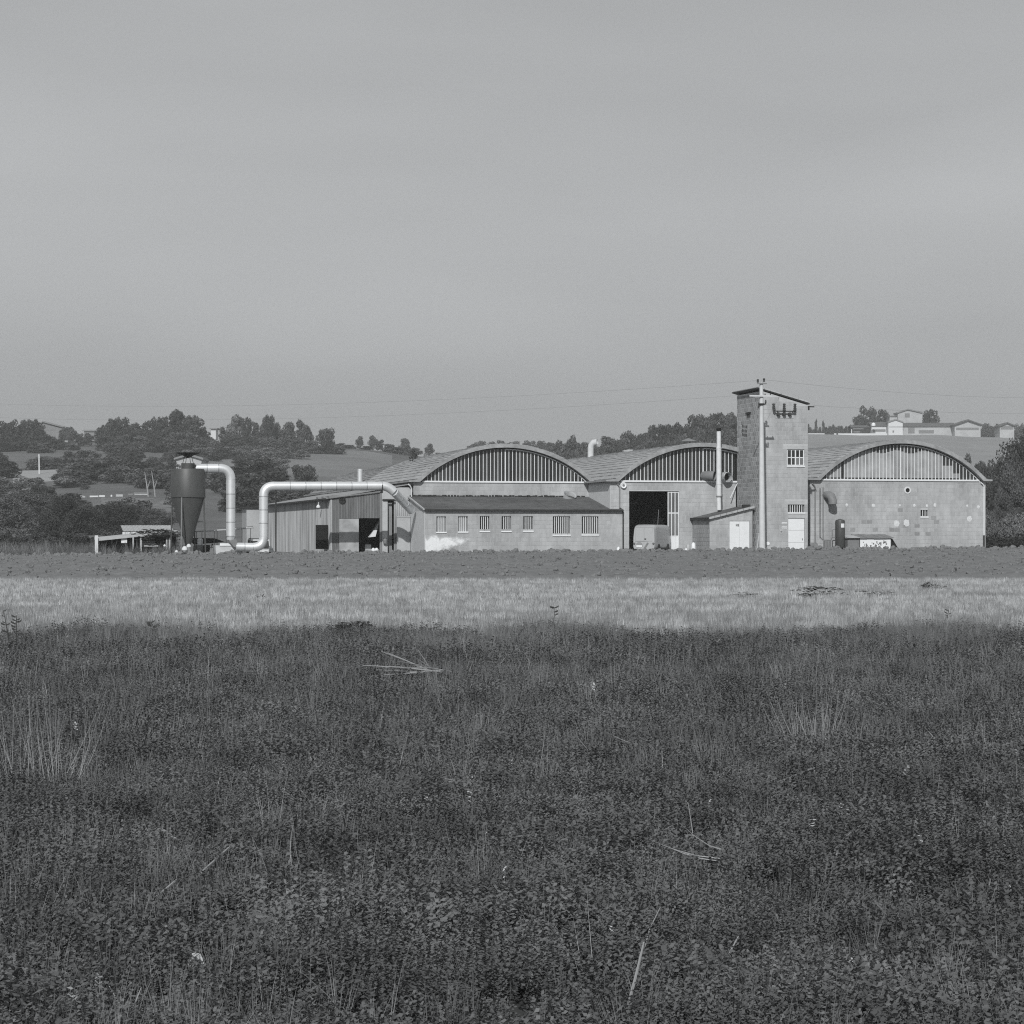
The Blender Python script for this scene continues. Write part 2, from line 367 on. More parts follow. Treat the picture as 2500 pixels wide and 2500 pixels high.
# ------------------------------------------------------------------ trees and bushes
def leafmesh(name, seed, n, size, lumps, matn, shape=(1, 1, 1), top=1.0, flat=0.0, spiky=False):
    """crown in a unit box (x,y -0.5..0.5, z 0..1): leaf faces gathered in uneven lumps"""
    g = np.random.default_rng(seed)
    cs = []
    for k in range(lumps):
        z = g.uniform(.12, .86); a = g.uniform(0, 2 * math.pi)
        env = math.sqrt(max(0.02, 1 - ((z - .45) / .60) ** 2)) * .36 * (1.0 if z < .45 else top)
        r = env * math.sqrt(g.uniform(.15, 1))
        cs.append((r * math.cos(a), r * math.sin(a), z, g.uniform(.10, .20) * (1.25 - .5 * z)))
    cs.append((0, 0, .45, .26)); cs.append((g.uniform(-.1, .1), 0, .80, .13))
    cs = np.array(cs); wgt = cs[:, 3] ** 2; wgt /= wgt.sum()
    ci = g.choice(len(cs), n, p=wgt)
    d = g.normal(size=(n, 3)); d /= np.linalg.norm(d, axis=1)[:, None]
    rr = g.uniform(.62, 1.12, n) ** 1.0
    P = cs[ci, :3] + d * (cs[ci, 3] * rr)[:, None] * np.array([1, 1, .85])
    P[:, 2] = np.maximum(P[:, 2], .01)
    nn = d * .8 + g.normal(size=(n, 3)) * .7 + np.array([0, 0, .25]); nn /= np.linalg.norm(nn, axis=1)[:, None]
    t = np.cross(nn, g.normal(size=(n, 3))); t /= np.linalg.norm(t, axis=1)[:, None]; q = np.cross(nn, t)
    s = size * g.uniform(.5, 1.3, n)[:, None]
    V = np.stack([P - t * s - q * s * .55, P + t * s * .8 - q * s * .7, P + t * s * 1.05 + q * s * .6, P - t * s * .7 + q * s * .75], 1).reshape(-1, 3)
    me = bpy.data.meshes.new(name)
    me.vertices.add(len(V)); me.vertices.foreach_set("co", V.ravel())
    me.loops.add(n * 4); me.loops.foreach_set("vertex_index", np.arange(n * 4))
    me.polygons.add(n); me.polygons.foreach_set("loop_start", np.arange(0, n * 4, 4)); me.polygons.foreach_set("loop_total", np.full(n, 4))
    me.materials.append(M[matn]); me.update(calc_edges=True)
    return me
CROWN = {}
for mn in ("leaf", "leafdark", "leaflight"):
    CROWN[mn] = [leafmesh("crown", 100 + k + 10 * len(mn), 2600, .030, 16 + 3 * k, mn, top=(1, .75, 1.1, .85)[k]) for k in range(4)]
BIG = [leafmesh("crown", 300 + k, 15000, .0125, 40, ("leafdark", "leaf")[k % 2]) for k in range(3)]
COLUMNAR = leafmesh("crown", 400, 900, .05, 10, "leafdark")
def trunkmesh(name, matn, seed):
    g = random.Random(seed); b = MB()
    b.tube([(0, 0, -.05), (g.uniform(-.02, .02), 0, .3), (g.uniform(-.04, .04), g.uniform(-.03, .03), .62)], [.035, .026, .012], 7)
    for k in range(5):
        a = g.uniform(0, 6.28); z = g.uniform(.22, .5)
        b.tube([(0, 0, z), (.12 * math.cos(a), .12 * math.sin(a), z + .14), (.24 * math.cos(a), .24 * math.sin(a), z + .24)], [.014, .009, .004], 5)
    return b.mesh(name, matn)
TRUNK = [trunkmesh("trunk", "bark", k) for k in range(3)]
def tree(px, ytop, wpx, d, label, group=None, mn="leaf", name="tree", cat="tree", big=False, row=None, trunk=True, hscale=1.0, mesh=None):
    base = W(px, d)
    if row is not None: base.z = zr(row, d)
    hgt = max(1.0, zr(ytop, d) - base.z) * hscale; wid = wpx / F * d * 1.12
    t = thing(name, label, cat, (base.x, base.y, base.z - .1), group, site=False, rot=rnd.uniform(0, 6.28))
    me = mesh or (rnd.choice(BIG) if big else rnd.choice(CROWN[mn]))
    lift = .06 if trunk else -.06
    part("crown", me, t, (0, 0, hgt * lift), (0, 0, 0), (wid * rnd.uniform(1.05, 1.25), wid * rnd.uniform(.95, 1.25), hgt * (1.02 - lift)))
    if trunk: part("trunk", rnd.choice(TRUNK), t, (0, 0, 0), (0, 0, rnd.uniform(0, 6)), (max(wid, 3), max(wid, 3), hgt))
    return t
def bush(px, ytop, wpx, d, label, group, mn="leaf", name="bush", cat="bush", row=None, me=None):
    base = W(px, d)
    if row is not None: base.z = zr(row, d)
    hgt = max(.6, zr(ytop, d) - base.z); wid = wpx / F * d
    o = bpy.data.objects.new(name, me or rnd.choice(CROWN[mn])); COL.objects.link(o)
    o.location = (base.x, base.y, base.z - hgt * .12); o.rotation_euler = (0, 0, rnd.uniform(0, 6.28)); o.scale = (wid * 1.2, wid * 1.2, hgt * 1.12)
    return tag(o, label, cat, group)
g1 = "trees in the left hilltop row"
for k, (px, yt, wp) in enumerate([(-12, 1030, 50), (12, 1025, 46), (30, 1023, 34), (50, 1031, 40), (71, 1023, 36), (90, 1021, 34), (103, 1036, 24)]):
    tree(px, yt, wp, 715 + 5 * k, "tree in the dark row on the far left hilltop, before the house roof", g1, "leafdark")
for px, yt, wp in [(8, 1062, 50), (45, 1060, 50), (85, 1058, 55), (118, 1058, 55), (145, 1068, 40), (60, 1075, 60), (20, 1080, 60)]:
    bush(px, yt, wp, 690, "dark bush below the leftmost hilltop tree row", "bushes under the left hilltop row", "leafdark")
for px, yt, wp, lb in [(153, 1042, 20, "small tree just right of the long house roof on the left hilltop"), (176, 1042, 22, "wispy small tree in the gap on the left hilltop"),
                       (192, 1056, 24, "low tree beside the wispy one in the left hilltop gap"), (215, 1057, 28, "low tree left of the big dark clump on the left hilltop")]:
    tree(px, yt, wp, 720, lb, None, "leaf")
g2 = "trees of the big dark clump on the left hill"
for px, yt, wp in [(248, 1040, 34), (262, 1030, 36), (277, 1017, 40), (294, 1016, 34), (316, 1032, 46), (335, 1031, 40), (352, 1028, 40), (372, 1017, 34), (388, 1016, 36), (402, 1022, 40), (462, 1012, 46), (484, 1022, 44), (500, 1045, 36)]:
    tree(px, yt, wp, 712 + rnd.uniform(-10, 10), "dark broadleaf tree in the big clump on the left hill", g2, "leafdark")
tree(422, 999, 44, 705, "tallest tree of the left clump, left of its twin top", None, "leafdark")
tree(444, 1000, 50, 708, "tall round tree right next to the tallest one in the left clump", None, "leafdark")
for px, yt, wp in [(262, 1062, 60), (300, 1058, 60), (345, 1060, 60), (385, 1058, 60), (425, 1050, 60), (460, 1052, 60), (492, 1066, 50), (280, 1082, 50), (330, 1085, 50), (520, 1070, 40)]:
    bush(px, yt, wp, 682, "dark leafy bush at the foot of the big left clump", "bushes at the foot of the big left clump", "leafdark" if rnd.random() < .6 else "leaf")
g3 = "trees in the loose row right of the big left clump"
for k, (px, yt, wp, mn) in enumerate([(546, 1042, 34, "leaf"), (570, 1012, 40, "leaflight"), (588, 1012, 34, "leaf"), (603, 1013, 26, "leafdark"), (622, 1026, 28, "leaf"), (646, 1012, 30, "leaf"), (658, 1010, 26, "leafdark"),
                       (675, 1026, 24, "leaf"), (702, 1025, 44, "leaf"), (738, 1025, 36, "leaf"), (754, 1044, 24, "leaf"), (560, 1060, 40, "leafdark"), (630, 1050, 40, "leaf"), (680, 1052, 40, "leaf")]):
    tree(px, yt, wp, 720 + rnd.uniform(-6, 6), "tree in the loose row between the big clump and the spiky tree", g3, mn)
for px, yt, wp in [(545, 1068, 50), (580, 1060, 54), (615, 1066, 54), (650, 1064, 50), (690, 1064, 54), (725, 1066, 50), (762, 1072, 46), (800, 1078, 50), (828, 1086, 36)]:
    bush(px, yt, wp, 700, "rounded bush filling the foot of the loose hill row", "bushes under the loose hill row", rnd.choice(("leaf", "leafdark", "leaf")))
for px, yt, wp in [(560, 1088, 50), (600, 1086, 56), (645, 1090, 56), (690, 1092, 50), (735, 1096, 46), (520, 1092, 50)]:
    bush(px, yt, wp, 660, "pale bush on the slope below the loose hill row", "pale bushes below the loose hill row", "leaflight")
tree(796, 1043, 44, 720, "spiky open tree at the right end of the loose hill row", None, "leaf")
for px, yt, wp, lb in [(878, 1062, 18, "small round tree alone on the ridge above the left shed roof"), (911, 1060, 24, "taller of the two small ridge trees above the silo duct"),
                       (928, 1073, 24, "low scrubby tree touching the taller small ridge tree"), (990, 1067, 30, "bushy tree on the ridge above the hall's rear roof"), (1048, 1080, 22, "last small tree where the left ridge drops")]:
    tree(px, yt, wp, 745, lb, None, "leaf")
for px, yt, wp in [(855, 1085, 40), (895, 1088, 40), (950, 1082, 40), (1010, 1092, 40), (970, 1090, 40), (1070, 1104, 30), (830, 1082, 40)]:
    bush(px, yt, wp, 742, "low scrub along the ridge line above the rear roofs", "scrub on the left ridge", "leaf")
g4 = "trees on the pale far ridge behind the left hall"
for px, yt, wp in [(1158, 1080, 34), (1175, 1073, 30), (1205, 1075, 34), (1222, 1072, 34), (1254, 1075, 40), (1290, 1074, 34), (1318, 1073, 34), (1340, 1078, 34)]:
    tree(px, yt, wp, 900, "tree on the pale far ridge above the left hall's arch", g4, "leaf")
g5 = "trees behind the valley between the left and middle halls"
for px, yt, wp in [(1350, 1078, 36), (1372, 1076, 36), (1392, 1064, 28), (1410, 1076, 34), (1430, 1074, 34), (1447, 1076, 30), (1360, 1092, 40), (1400, 1095, 40), (1345, 1100, 30), (1428, 1096, 40), (1455, 1092, 34)]:
    tree(px, yt, wp * 1.3, 590, "tree above the roof valley between the left and middle halls", g5, "leaf")
g6 = "trees of the wooded ridge behind the middle hall"
for px, yt, wp in [(1483, 1061, 44), (1505, 1072, 30), (1530, 1047, 40), (1555, 1057, 30), (1572, 1052, 30), (1590, 1042, 36), (1612, 1035, 36), (1634, 1030, 38), (1658, 1030, 38), (1680, 1032, 34), (1700, 1010, 34), (1722, 1008, 40),
                   (1748, 1002, 42), (1772, 1010, 36), (1795, 1004, 40), (1820, 1004, 40), (1845, 1010, 40)]:
    tree(px, yt, wp * 1.35, 640 + rnd.uniform(-10, 10), "tree on the skyline of the dark wooded ridge behind the middle hall", g6, "leafdark" if rnd.random() < .6 else "leaf")
for k in range(46):
    px = rnd.uniform(1470, 1850); d = rnd.uniform(540, 625)
    yt = np.interp(px, [1470, 1530, 1600, 1680, 1740, 1850], [1078, 1068, 1056, 1046, 1030, 1030]) + (640 - d) * .32
    tree(px, yt, rnd.uniform(34, 52), d, "tree inside the wooded ridge behind the middle hall, under its skyline", "inner trees of the wooded ridge", rnd.choice(("leafdark", "leaf")), trunk=False)
for k in range(12):
    bush(1340 + k * 12 + rnd.uniform(-5, 5), 1100 + rnd.uniform(-4, 6), 36, 560, "bush just above the roof valley between the left and middle halls", "bushes behind the roof valley", "leaf")
# poplars and farm trees on the right hill
for px, yt, wp in [(1976, 1040, 12), (1985, 1046, 14), (2001, 1040, 12), (2018, 1040, 14), (2027, 1038, 12), (2036, 1036, 14), (2046, 1038, 12), (2055, 1037, 14), (2064, 1040, 14), (2072, 1044, 12)]:
    tree(px, yt, wp, 925, "poplar in the close row left of the hill farm", "poplars left of the hill farm", "leaf", name="poplar")
tree(1993, 1022, 9, 920, "tallest pointed cypress in the poplar row, nearest the tower", None, mesh=COLUMNAR, name="cypress")
tree(2010, 1025, 8, 920, "second pointed cypress in the poplar row, right of the tallest", None, mesh=COLUMNAR, name="cypress")
tree(1971, 1028, 10, 920, "pointed cypress half behind the tower's right edge", None, mesh=COLUMNAR, name="cypress")
tree(2096, 1010, 44, 935, "broad left tree of the dark clump behind the hill farm sheds", None, "leafdark")
tree(2112, 990, 42, 940, "tallest tree of the dark clump behind the hill farm", None, "leafdark")
tree(2135, 992, 40, 942, "middle tree of the dark clump behind the hill farm", None, "leafdark")
tree(2156, 994, 36, 940, "right tree of the dark clump, next to the farmhouse", None, "leafdark")
tree(2273, 995, 46, 940, "round dark tree alone right of the gabled farmhouse", None, "leafdark")
for px, yt, wp in [(2405, 1029, 30), (2420, 1036, 26), (2432, 1034, 20), (2398, 1044, 20), (2445, 1034, 24), (2492, 1032, 30), (2502, 1040, 40), (2480, 1044, 20)]:
    bush(px, yt, wp, 935, "dark bush beside the small hut on the right hill", "bushes around the hill hut", "leaf")
# hedge line and big tree right of the right hall
for px, yt, wp, d in [(2322, 1102, 40, 400), (2338, 1114, 50, 395), (2361, 1100, 46, 390), (2350, 1132, 70, 380), (2384, 1122, 60, 380), (2404, 1122, 60, 375), (2426, 1114, 60, 370), (2448, 1116, 60, 365), (2380, 1150, 90, 370), (2420, 1150, 100, 360),
                      (2470, 1122, 80, 350), (2400, 1168, 90, 350), (2440, 1165, 90, 345), (2340, 1150, 70, 385)]:
    bush(px, yt, wp, d, "dark bush in the hedge line above the right end of the right hall", "hedge bushes behind the right hall", "leafdark")
tree(2497, 1052, 125, 232, "large dark tree at the right edge, leaning over the hedge", None, big=True, mesh=BIG[0])
tree(2530, 1030, 130, 240, "large dark tree mostly outside the right edge of the view", None, big=True, mesh=BIG[2])
for px, yt, wp, d in [(2478, 1100, 90, 230), (2468, 1130, 70, 226), (2456, 1195, 60, 220), (2495, 1180, 90, 222), (2535, 1180, 90, 224), (2418, 1236, 40, 216), (2475, 1236, 80, 212)]:
    bush(px, yt, wp, d, "leafy bush under the large tree at the right edge", "bushes under the right edge tree", me=BIG[1], mn="leafdark")
for k in range(12):
    bush(2395 + k * 11, 1256 + rnd.uniform(-8, 14), 40, 195 + rnd.uniform(-4, 4), "pale scrub on the bank right of the right hall", "scrub on the right bank", "leaflight")
for k in range(9):
    bush(2412 + k * 13, 1308 + rnd.uniform(-3, 4), 34, 172, "low dark hedge at the foot of the right bank", "low hedge on the right", "leafdark")
# left slope: named large bushes then the many smaller ones
for px, yt, wp, d, lb in [(30, 1205, 110, 300, "big dark bush at the left edge above the weeds"), (95, 1195, 130, 310, "biggest dark bush left of the open shelter"), (150, 1200, 100, 305, "dark bush touching the biggest one on its right"),
                          (205, 1232, 110, 290, "rounded bush behind the open shelter's left post"), (285, 1225, 110, 300, "pale rounded bush above the corrugated shed roof"), (380, 1235, 80, 310, "bush between the corrugated shed and the silo"),
                          (10, 1120, 90, 520, "dark round bush at the left edge beside the bare terrace"), (230, 1125, 130, 500, "large dark bush right of the bare terrace"), (330, 1120, 110, 505, "spreading bush above the white garden shed"),
                          (635, 1115, 150, 450, "large round dark bush above the silo duct bend"), (742, 1131, 66, 470, "round bush alone on the field above the long duct"), (600, 1190, 120, 380, "bush seen between the two risers of the duct"),
                          (560, 1140, 90, 460, "bush behind the upper silo duct")]:
    bush(px, yt, wp, d, lb, None, "leafdark", me=rnd.choice(BIG) if d < 330 else None)
def clearpatch(px, d):
    return (30 < px < 160 and 500 < d < 575) or (165 < px < 420 and 385 < d < 470) or (px < 260 and 610 < d < 670) or (690 < px and 480 < d < 740) or (px > 1030)
def hill_label(px, row):
    where = "at the far left" if px < 130 else "above the open shelter" if px < 300 else "left of the silo" if px < 420 else "behind the silo" if px < 510 else "between silo and riser duct" if px < 620 else "above the long level duct" if px < 800 else "above the old rear roof"
    return "bush " + ("high" if row < 1130 else "halfway up" if row < 1200 else "low") + " on the left hillside, " + where
k = 0
while k < 190:
    px = rnd.uniform(-60, 1000); d = rnd.uniform(330, 700)
    if clearpatch(px, d): continue
    if px > 560 and rnd.random() < .55: continue
    g = W(px, d); row = HOR - (g.z - EYE) / d * F
    hpx = rnd.uniform(13, 38) * 600 / d * .95
    bush(px, row - hpx, hpx * rnd.uniform(1.2, 2.4), d, hill_label(px, row), "bushes on the left hillside", rnd.choice(("leafdark", "leafdark", "leaf", "leaf", "leaf", "leaflight")))
    k += 1
for k in range(34):
    bush(-20 + k * 13 + rnd.uniform(-4, 4), 1300 + rnd.uniform(-12, 10), 44, 205 + rnd.uniform(-12, 12), "dark low bush in the hedge along the left yard", "low hedge left of the yard", rnd.choice(("leafdark", "leaf")))
for px, yt, lb in [(362, 1152, "bare forked white tree trunk left of the silo"), (379, 1150, "thin bare pale trunk beside the forked one, nearer the silo")]:
    bs = W(px, 420, 1200); hh = zr(yt, 420) - bs.z; b = MB()
    b.tube([(0, 0, -1), (-.3, 0, hh * .35), (-.7, 0, hh)], [.14, .12, .05], 6); b.tube([(-.1, 0, hh * .2), (.4, 0, hh * .6)], [.1, .04], 6)
    o = b.obj("bare_tree", "barklight"); o.location = bs; tag(o, lb, "tree")
# ------------------------------------------------------------------ the factory
BW_, BH_ = .45, .30
BLOCKME = {}
def block_mesh(m, th=.06):
    key = m
    if key not in BLOCKME:
        b = MB(); g_ = .022 if m == 'block_side' else .012; b.box(-BW_ / 2 + g_, BW_ / 2 - g_, 0, th, -BH_ / 2 + g_, BH_ / 2 - g_)
        BLOCKME[key] = b.mesh("block", m)
    return BLOCKME[key]
def wall(b, u0, u1, z0, z1, v0, v1, ops=(), axis='u'):
    us = sorted({u0, u1} | {min(max(x, u0), u1) for o in ops for x in o[:2]}); zs = sorted({z0, z1} | {min(max(x, z0), z1) for o in ops for x in o[2:4]})
    for a, c in zip(us, us[1:]):
        run = None
        for e, f in zip(zs, zs[1:]):
            cu, cz = (a + c) / 2, (e + f) / 2
            if any(o[0] < cu < o[1] and o[2] < cz < o[3] for o in ops): 
                if run: 
                    (b.box(a, c, v0, v1, *run) if axis == 'u' else b.box(v0, v1, a, c, *run)); run = None
                continue
            run = (run[0], f) if run else (e, f)
        if run: (b.box(a, c, v0, v1, *run) if axis == 'u' else b.box(v0, v1, a, c, *run))
def blocks(parent, axis, c0, c1, z0, z1, face, ops=(), matn="block", limit=300, top=None, used=None, proud=.012, damp=None):
    """running bond of blocks proud of the wall face; face is a v (axis u) or a u (axis v)"""
    used = used if used is not None else [0]
    pcs = []; row = 0; z = z0
    while z < z1 - .05:
        zt = min(z + BH_, z1); zc = (z + zt) / 2
        cuts = sorted((max(o[0], c0), min(o[1], c1)) for o in ops if o[2] < zc < o[3] and o[1] > c0 and o[0] < c1)
        segs = []; a = c0
        for q0, q1 in cuts:
            if q0 > a: segs.append((a, q0))
            a = max(a, q1)
        if a < c1: segs.append((a, c1))
        for s0, s1 in segs:
            a = s0; first = math.ceil((s0 - c0 - (BW_ / 2 if row % 2 else 0)) / BW_ + 1e-6) * BW_ + c0 + (BW_ / 2 if row % 2 else 0)
            cutpts = [s0] + list(np.arange(first if first > s0 + .04 else first + BW_, s1 - .04, BW_)) + [s1]
            for p, q in zip(cutpts, cutpts[1:]):
                if q - p > .05:
                    if top is not None and top((p + q) / 2) < zt: continue
                    pcs.append((p, q, z, zt))
        z = zt; row += 1
    me0 = block_mesh(matn); jb = MB(); bx, by, bz = parent["_b"]
    for p, q, e, f in pcs:
        cu, cz = (p + q) / 2, (e + f) / 2
        isd = damp is not None and rnd.random() < damp(cu, cz)
        me = block_mesh('block_damp') if isd else me0
        if isd or used[0] < limit:
            used[0] += 1 if not isd else 0
            out = rnd.uniform(-.003, .004)
            if axis == 'u': part("block", me, parent, (cu - bx, face - proud - out - by, cz - bz), (0, 0, 0), ((q - p) / BW_, 1, (f - e) / BH_))
            else: part("block", me, parent, (face - proud - out - bx, cu - by, cz - bz), (0, 0, -math.pi / 2), ((q - p) / BW_, 1, (f - e) / BH_))
        else:
            r = rnd.random() * .999 + .001; t = .022 if matn == 'block_side' else .012; pr = proud + rnd.uniform(-.003, .004)
            if axis == 'u': jb.box(p + t, q - t, face - pr, face + .045, e + t, f - t, 0, r)
            else: jb.box(face - pr, face + .045, p + t, q - t, e + t, f - t, 0, r)
    if jb.v: jb.obj("block", matn, parent, kind="stuff")
def lathe_x(b, prof, u, v, z, n=16, mi=0):                # disc whose axis runs along v (out of a facade)
    vs = []
    for r, dv in prof:
        for j in range(n):
            a = 2 * math.pi * j / n; vs.append((u + r * math.cos(a), v + dv, z + r * math.sin(a)))
    k = len(prof)
    b.add(vs, [(i * n + j, i * n + (j + 1) % n, (i + 1) * n + (j + 1) % n, (i + 1) * n + j) for i in range(k - 1) for j in range(n)] + [tuple(range(n - 1, -1, -1)), tuple(range((k - 1) * n, k * n))], mi)
def barred_window(parent, u0, u1, z0, z1, v, bars, sill=True, glass="glass", depth=.16):
    b = MB(); f = .035
    b.box(u0, u1, v + depth, v + depth + .05, z0, z0 + f); b.box(u0, u1, v + depth, v + depth + .05, z1 - f, z1)
    b.box(u0, u0 + f, v + depth, v + depth + .05, z0 + f, z1 - f); b.box(u1 - f, u1, v + depth, v + depth + .05, z0 + f, z1 - f)
    wd = b.obj("window", "mid", parent)
    g = MB(); g.box(u0 + f, u1 - f, v + depth + .02, v + depth + .035, z0 + f, z1 - f); g.obj("pane", glass, wd)
    if sill:
        s = MB(); s.box(u0 - .04, u1 + .04, v - .07, v + depth - .003, z0 - .09, z0 - .002); s.obj("sill", "white", wd)
    for k in range(bars):
        x = u0 + (u1 - u0) * (k + 1) / (bars + 1)
        s = MB(); s.box(x - .022, x + .022, v + .05, v + .09, z0, z1); s.obj("bar", "frame", wd)
    return wd
def arc_profile(ua, ub, zs, zc, n=40):
    h, c = zc - zs, (ub - ua) / 2; R = (h * h + c * c) / (2 * h); cx, cz = (ua + ub) / 2, zc - R
    th = math.asin(min(1, c / R))
    return cx, cz, R, th
def hall(name, label, v, pa, pb, psill, papex, pl, pr, depth, cat="factory hall", ops=(), limit=300, rooflift=0.26, panef=None, bays=46, skip_u=None, old=False, name_side=False, damp=None, facade=True, center_post=True):
    """block hall under a low tiled vault with an arched window over the front wall"""
    ua, ub = U(pa, v), U(pb, v); uc = (ua + ub) / 2; pc = (pa + pb) / 2
    zs = Z(pc, psill, v); zc = Z(pc, papex, v)
    ul, ur = U(pl, v), U(pr, v)
    t = thing(name, label, cat, (uc, v, 0))
    cx, cz, R, th = arc_profile(ua, ub, zs, zc)
    fz = zs - .02
    b = MB(); tk = .25
    wall(b, ul, ur, -.6, fz, v, v + tk, ops)
    if not facade: b = MB(); b.box(ul, ur, v, v + tk, -.6, fz)
    b.box(ul, ul + tk, v + tk, v + depth, -.6, fz); b.box(ur - tk, ur, v + tk, v + depth, -.6, fz); b.box(ul + tk, ur - tk, v + depth - tk, v + depth, -.6, fz)
    b.prism([(cx + (R + .02) * math.sin(a), cz + (R + .02) * math.cos(a)) for a in np.linspace(-th, th, 30)], v + depth - tk, v + depth - .01)
    b.box(ul + tk, ur - tk, v + tk, v + depth - tk, -.3, -.05)
    b.obj("wall", "mortar", t)
    used = [0]
    if facade: blocks(t, 'u', ul + .01, ur - .01, -.2, fz - .06, v, ops, "block", limit, used=used, damp=damp)
    if not name_side: blocks(t, 'v', v + .01, v + 8.0, 3.0, fz - .1, ul, (), "block", limit, used=used)
    if name_side: b = MB(); b.box(ul - .02, ul - .003, v + .02, v + 7.5, 2.0, fz - .12); b.obj("side_render", "plaster", t)
    # roof shell: flat eaves, vault
    Ro, Ri = R + .06 + rooflift, R + .06
    ov = .38
    tho = th * 1.005
    outer = [(cx + Ro * math.sin(a), cz + Ro * math.cos(a)) for a in np.linspace(-tho, tho, 49)]
    inner = [(cx + Ri * math.sin(a), cz + Ri * math.cos(a)) for a in np.linspace(-tho, tho, 49)]
    el, er = ul - .40, ur + .40
    outer = [(el, fz + .14)] + [(outer[0][0] - .12, fz + .16)] + outer + [(outer[-1][0] + .12, fz + .16), (er, fz + .14)]
    inner = [(el, fz + .02)] + [(inner[0][0] - .05, fz + .02)] + inner + [(inner[-1][0] + .05, fz + .02), (er, fz + .02)]
    b = MB(); n = len(outer); v0, v1 = v - ov, v + depth + .2
    for i in range(n - 1):
        b.prism([inner[i], outer[i], outer[i + 1], inner[i + 1]], v0, v1)
    rf = b.obj("roof", "roofband", t)
    # tile courses laid along the length, each lapping the one below
    arc = [(cx + (Ro + .012) * math.sin(a), cz + (Ro + .012) * math.cos(a)) for a in np.linspace(-tho, tho, 400)]
    step = .40; total = 2 * tho * Ro; nc = int(total / step)
    tm = "tile_old" if old else "tile"
    for side in (-1, 1):
        for k in range(int(nc / 2) + 1):
            a0 = side * (tho - k * step / Ro); a1 = side * (tho - (k + 1.15) * step / Ro)
            if side * a0 < 0: break
            c = MB(); g = .8; ny = max(2, int((v1 - v0 - .1) / g))
            for j in range(ny):
                ya, yb = v0 + .05 + (v1 - v0 - .1) * j / ny, v0 + .05 + (v1 - v0 - .1) * (j + 1) / ny - .012
                q = rnd.uniform(-.012, .014); hh = .048 + q; hl = .012 + q * .3
                P = lambda a, r: (cx + (Ro + r) * math.sin(a), cz + (Ro + r) * math.cos(a))
                c.prism([P(a0, .002), P(a0, hh), P(a1, hl), P(a1, .001)], ya, yb, 0, rnd.random() * .5)
            c.obj("tile_course", tm, rf)
    if facade:
        # arched window: white sill frame, mullions, panes
        vg = v + .10
        b = MB(); b.box(ua + .15, ub - .15, v - .10, v + .2, zs - .02, zs + .10)
        for i, (a, a2) in enumerate(zip(np.linspace(-th, th, 61), np.linspace(-th, th, 61)[1:])):
            if a2 > .0: b.prism([(cx + (R - .09) * math.sin(a), cz + (R - .09) * math.cos(a)), (cx + (R - .02) * math.sin(a), cz + (R - .02) * math.cos(a)), (cx + (R - .02) * math.sin(a2), cz + (R - .02) * math.cos(a2)), (cx + (R - .09) * math.sin(a2), cz + (R - .09) * math.cos(a2))], v + .03, v + .08)
        aw = b.obj("arched_window", "frame", t)
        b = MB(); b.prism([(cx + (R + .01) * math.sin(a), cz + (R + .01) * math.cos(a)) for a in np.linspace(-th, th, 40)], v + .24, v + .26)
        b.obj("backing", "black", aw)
        us = np.linspace(ua, ub, bays + 1)
        topz = lambda u: cz + math.sqrt(max(0, R * R - (u - cx) ** 2))
        for i in range(bays):
            u0, u1 = us[i], us[i + 1]
            if skip_u and skip_u(u0, u1): continue
            zt0, zt1 = max(topz(u0), zs + .02), max(topz(u1), zs + .02)
            if max(zt0, zt1) - zs < .22: continue
            low = panef(i, (u0 + u1) / 2, max(zt0, zt1)) if panef else None
            zb = zs + .10
            if low is None:
                g = MB(); g.prism([(u0 + .012, zb), (u1 - .012, zb), (u1 - .012, max(zt1, zb + .02)), (u0 + .012, max(zt0, zb + .02))], vg, vg + .012); g.obj("pane", "glass", aw)
            else:
                zl = min(low, min(zt0, zt1) - .02)
                g = MB(); g.box(u0 + .012, u1 - .012, vg, vg + .012, zb + .12, zl); g.obj("pane", "sheetglass", aw)
                g = MB(); g.prism([(u0 + .012, zl + .001), (u1 - .012, zl + .001), (u1 - .012, max(zt1, zl + .02)), (u0 + .012, max(zt0, zl + .02))], vg, vg + .012); g.obj("pane", "glass", aw); g = MB(); g.box(u0 + .012, u1 - .012, vg, vg + .012, zb, zb + .118); g.obj("pane", "glass", aw)
            if i > 1:
                wd = .040 if (i == bays // 2 and center_post) else .0215
                g = MB(); g.box(u0 - wd, u0 + wd, v + .03, v + .085, zs + .10, topz(u0) - .03); g.obj("mullion", "frame", aw)
        g = MB()
        for uu in (ul + .2, ur - .2): g.box(uu - .01, uu + .01, v - .002, v, zs - 2, zs - .2)
    t["_geom"] = (ul, ur, zs, zc, fz, cx, cz, Ro)
    return t
# --- left hall
HL = hall("vaulted_hall", "left block hall with dark arched window, rising behind the low barred wing", 0.0, 1026, 1438, 1178, 1095, 1010, 1443, 25.0, bays=46)
# its older rear part
HR = hall("vaulted_hall", "older darker hall roof standing behind the left hall, above the long duct", 26.0, 100 + (1018 - 100) * .862 + 2, 100 + (1443 - 100) * .862, 1197, 1130, 100 + (1003 - 100) * .862, 100 + (1450 - 100) * .862, 33.0, old=True, facade=False)
# --- middle hall
vm = -6.0
d_u0, d_u1 = U(1536, vm), U(1658, vm); dz = Z(1597, 1199, vm)
tw_left = U(1797, vm)
HM = hall("vaulted_hall", "middle block hall with open doorway, a van parked before it, beside the tower", vm, 1510, 1920, 1177, 1093, 1490, 1945, 34.0, bays=46,
          ops=[(d_u0, d_u1, -1, dz), (tw_left - .02, 99, -1, 20)], skip_u=lambda a, c: c > tw_left + .1, name_side=True)
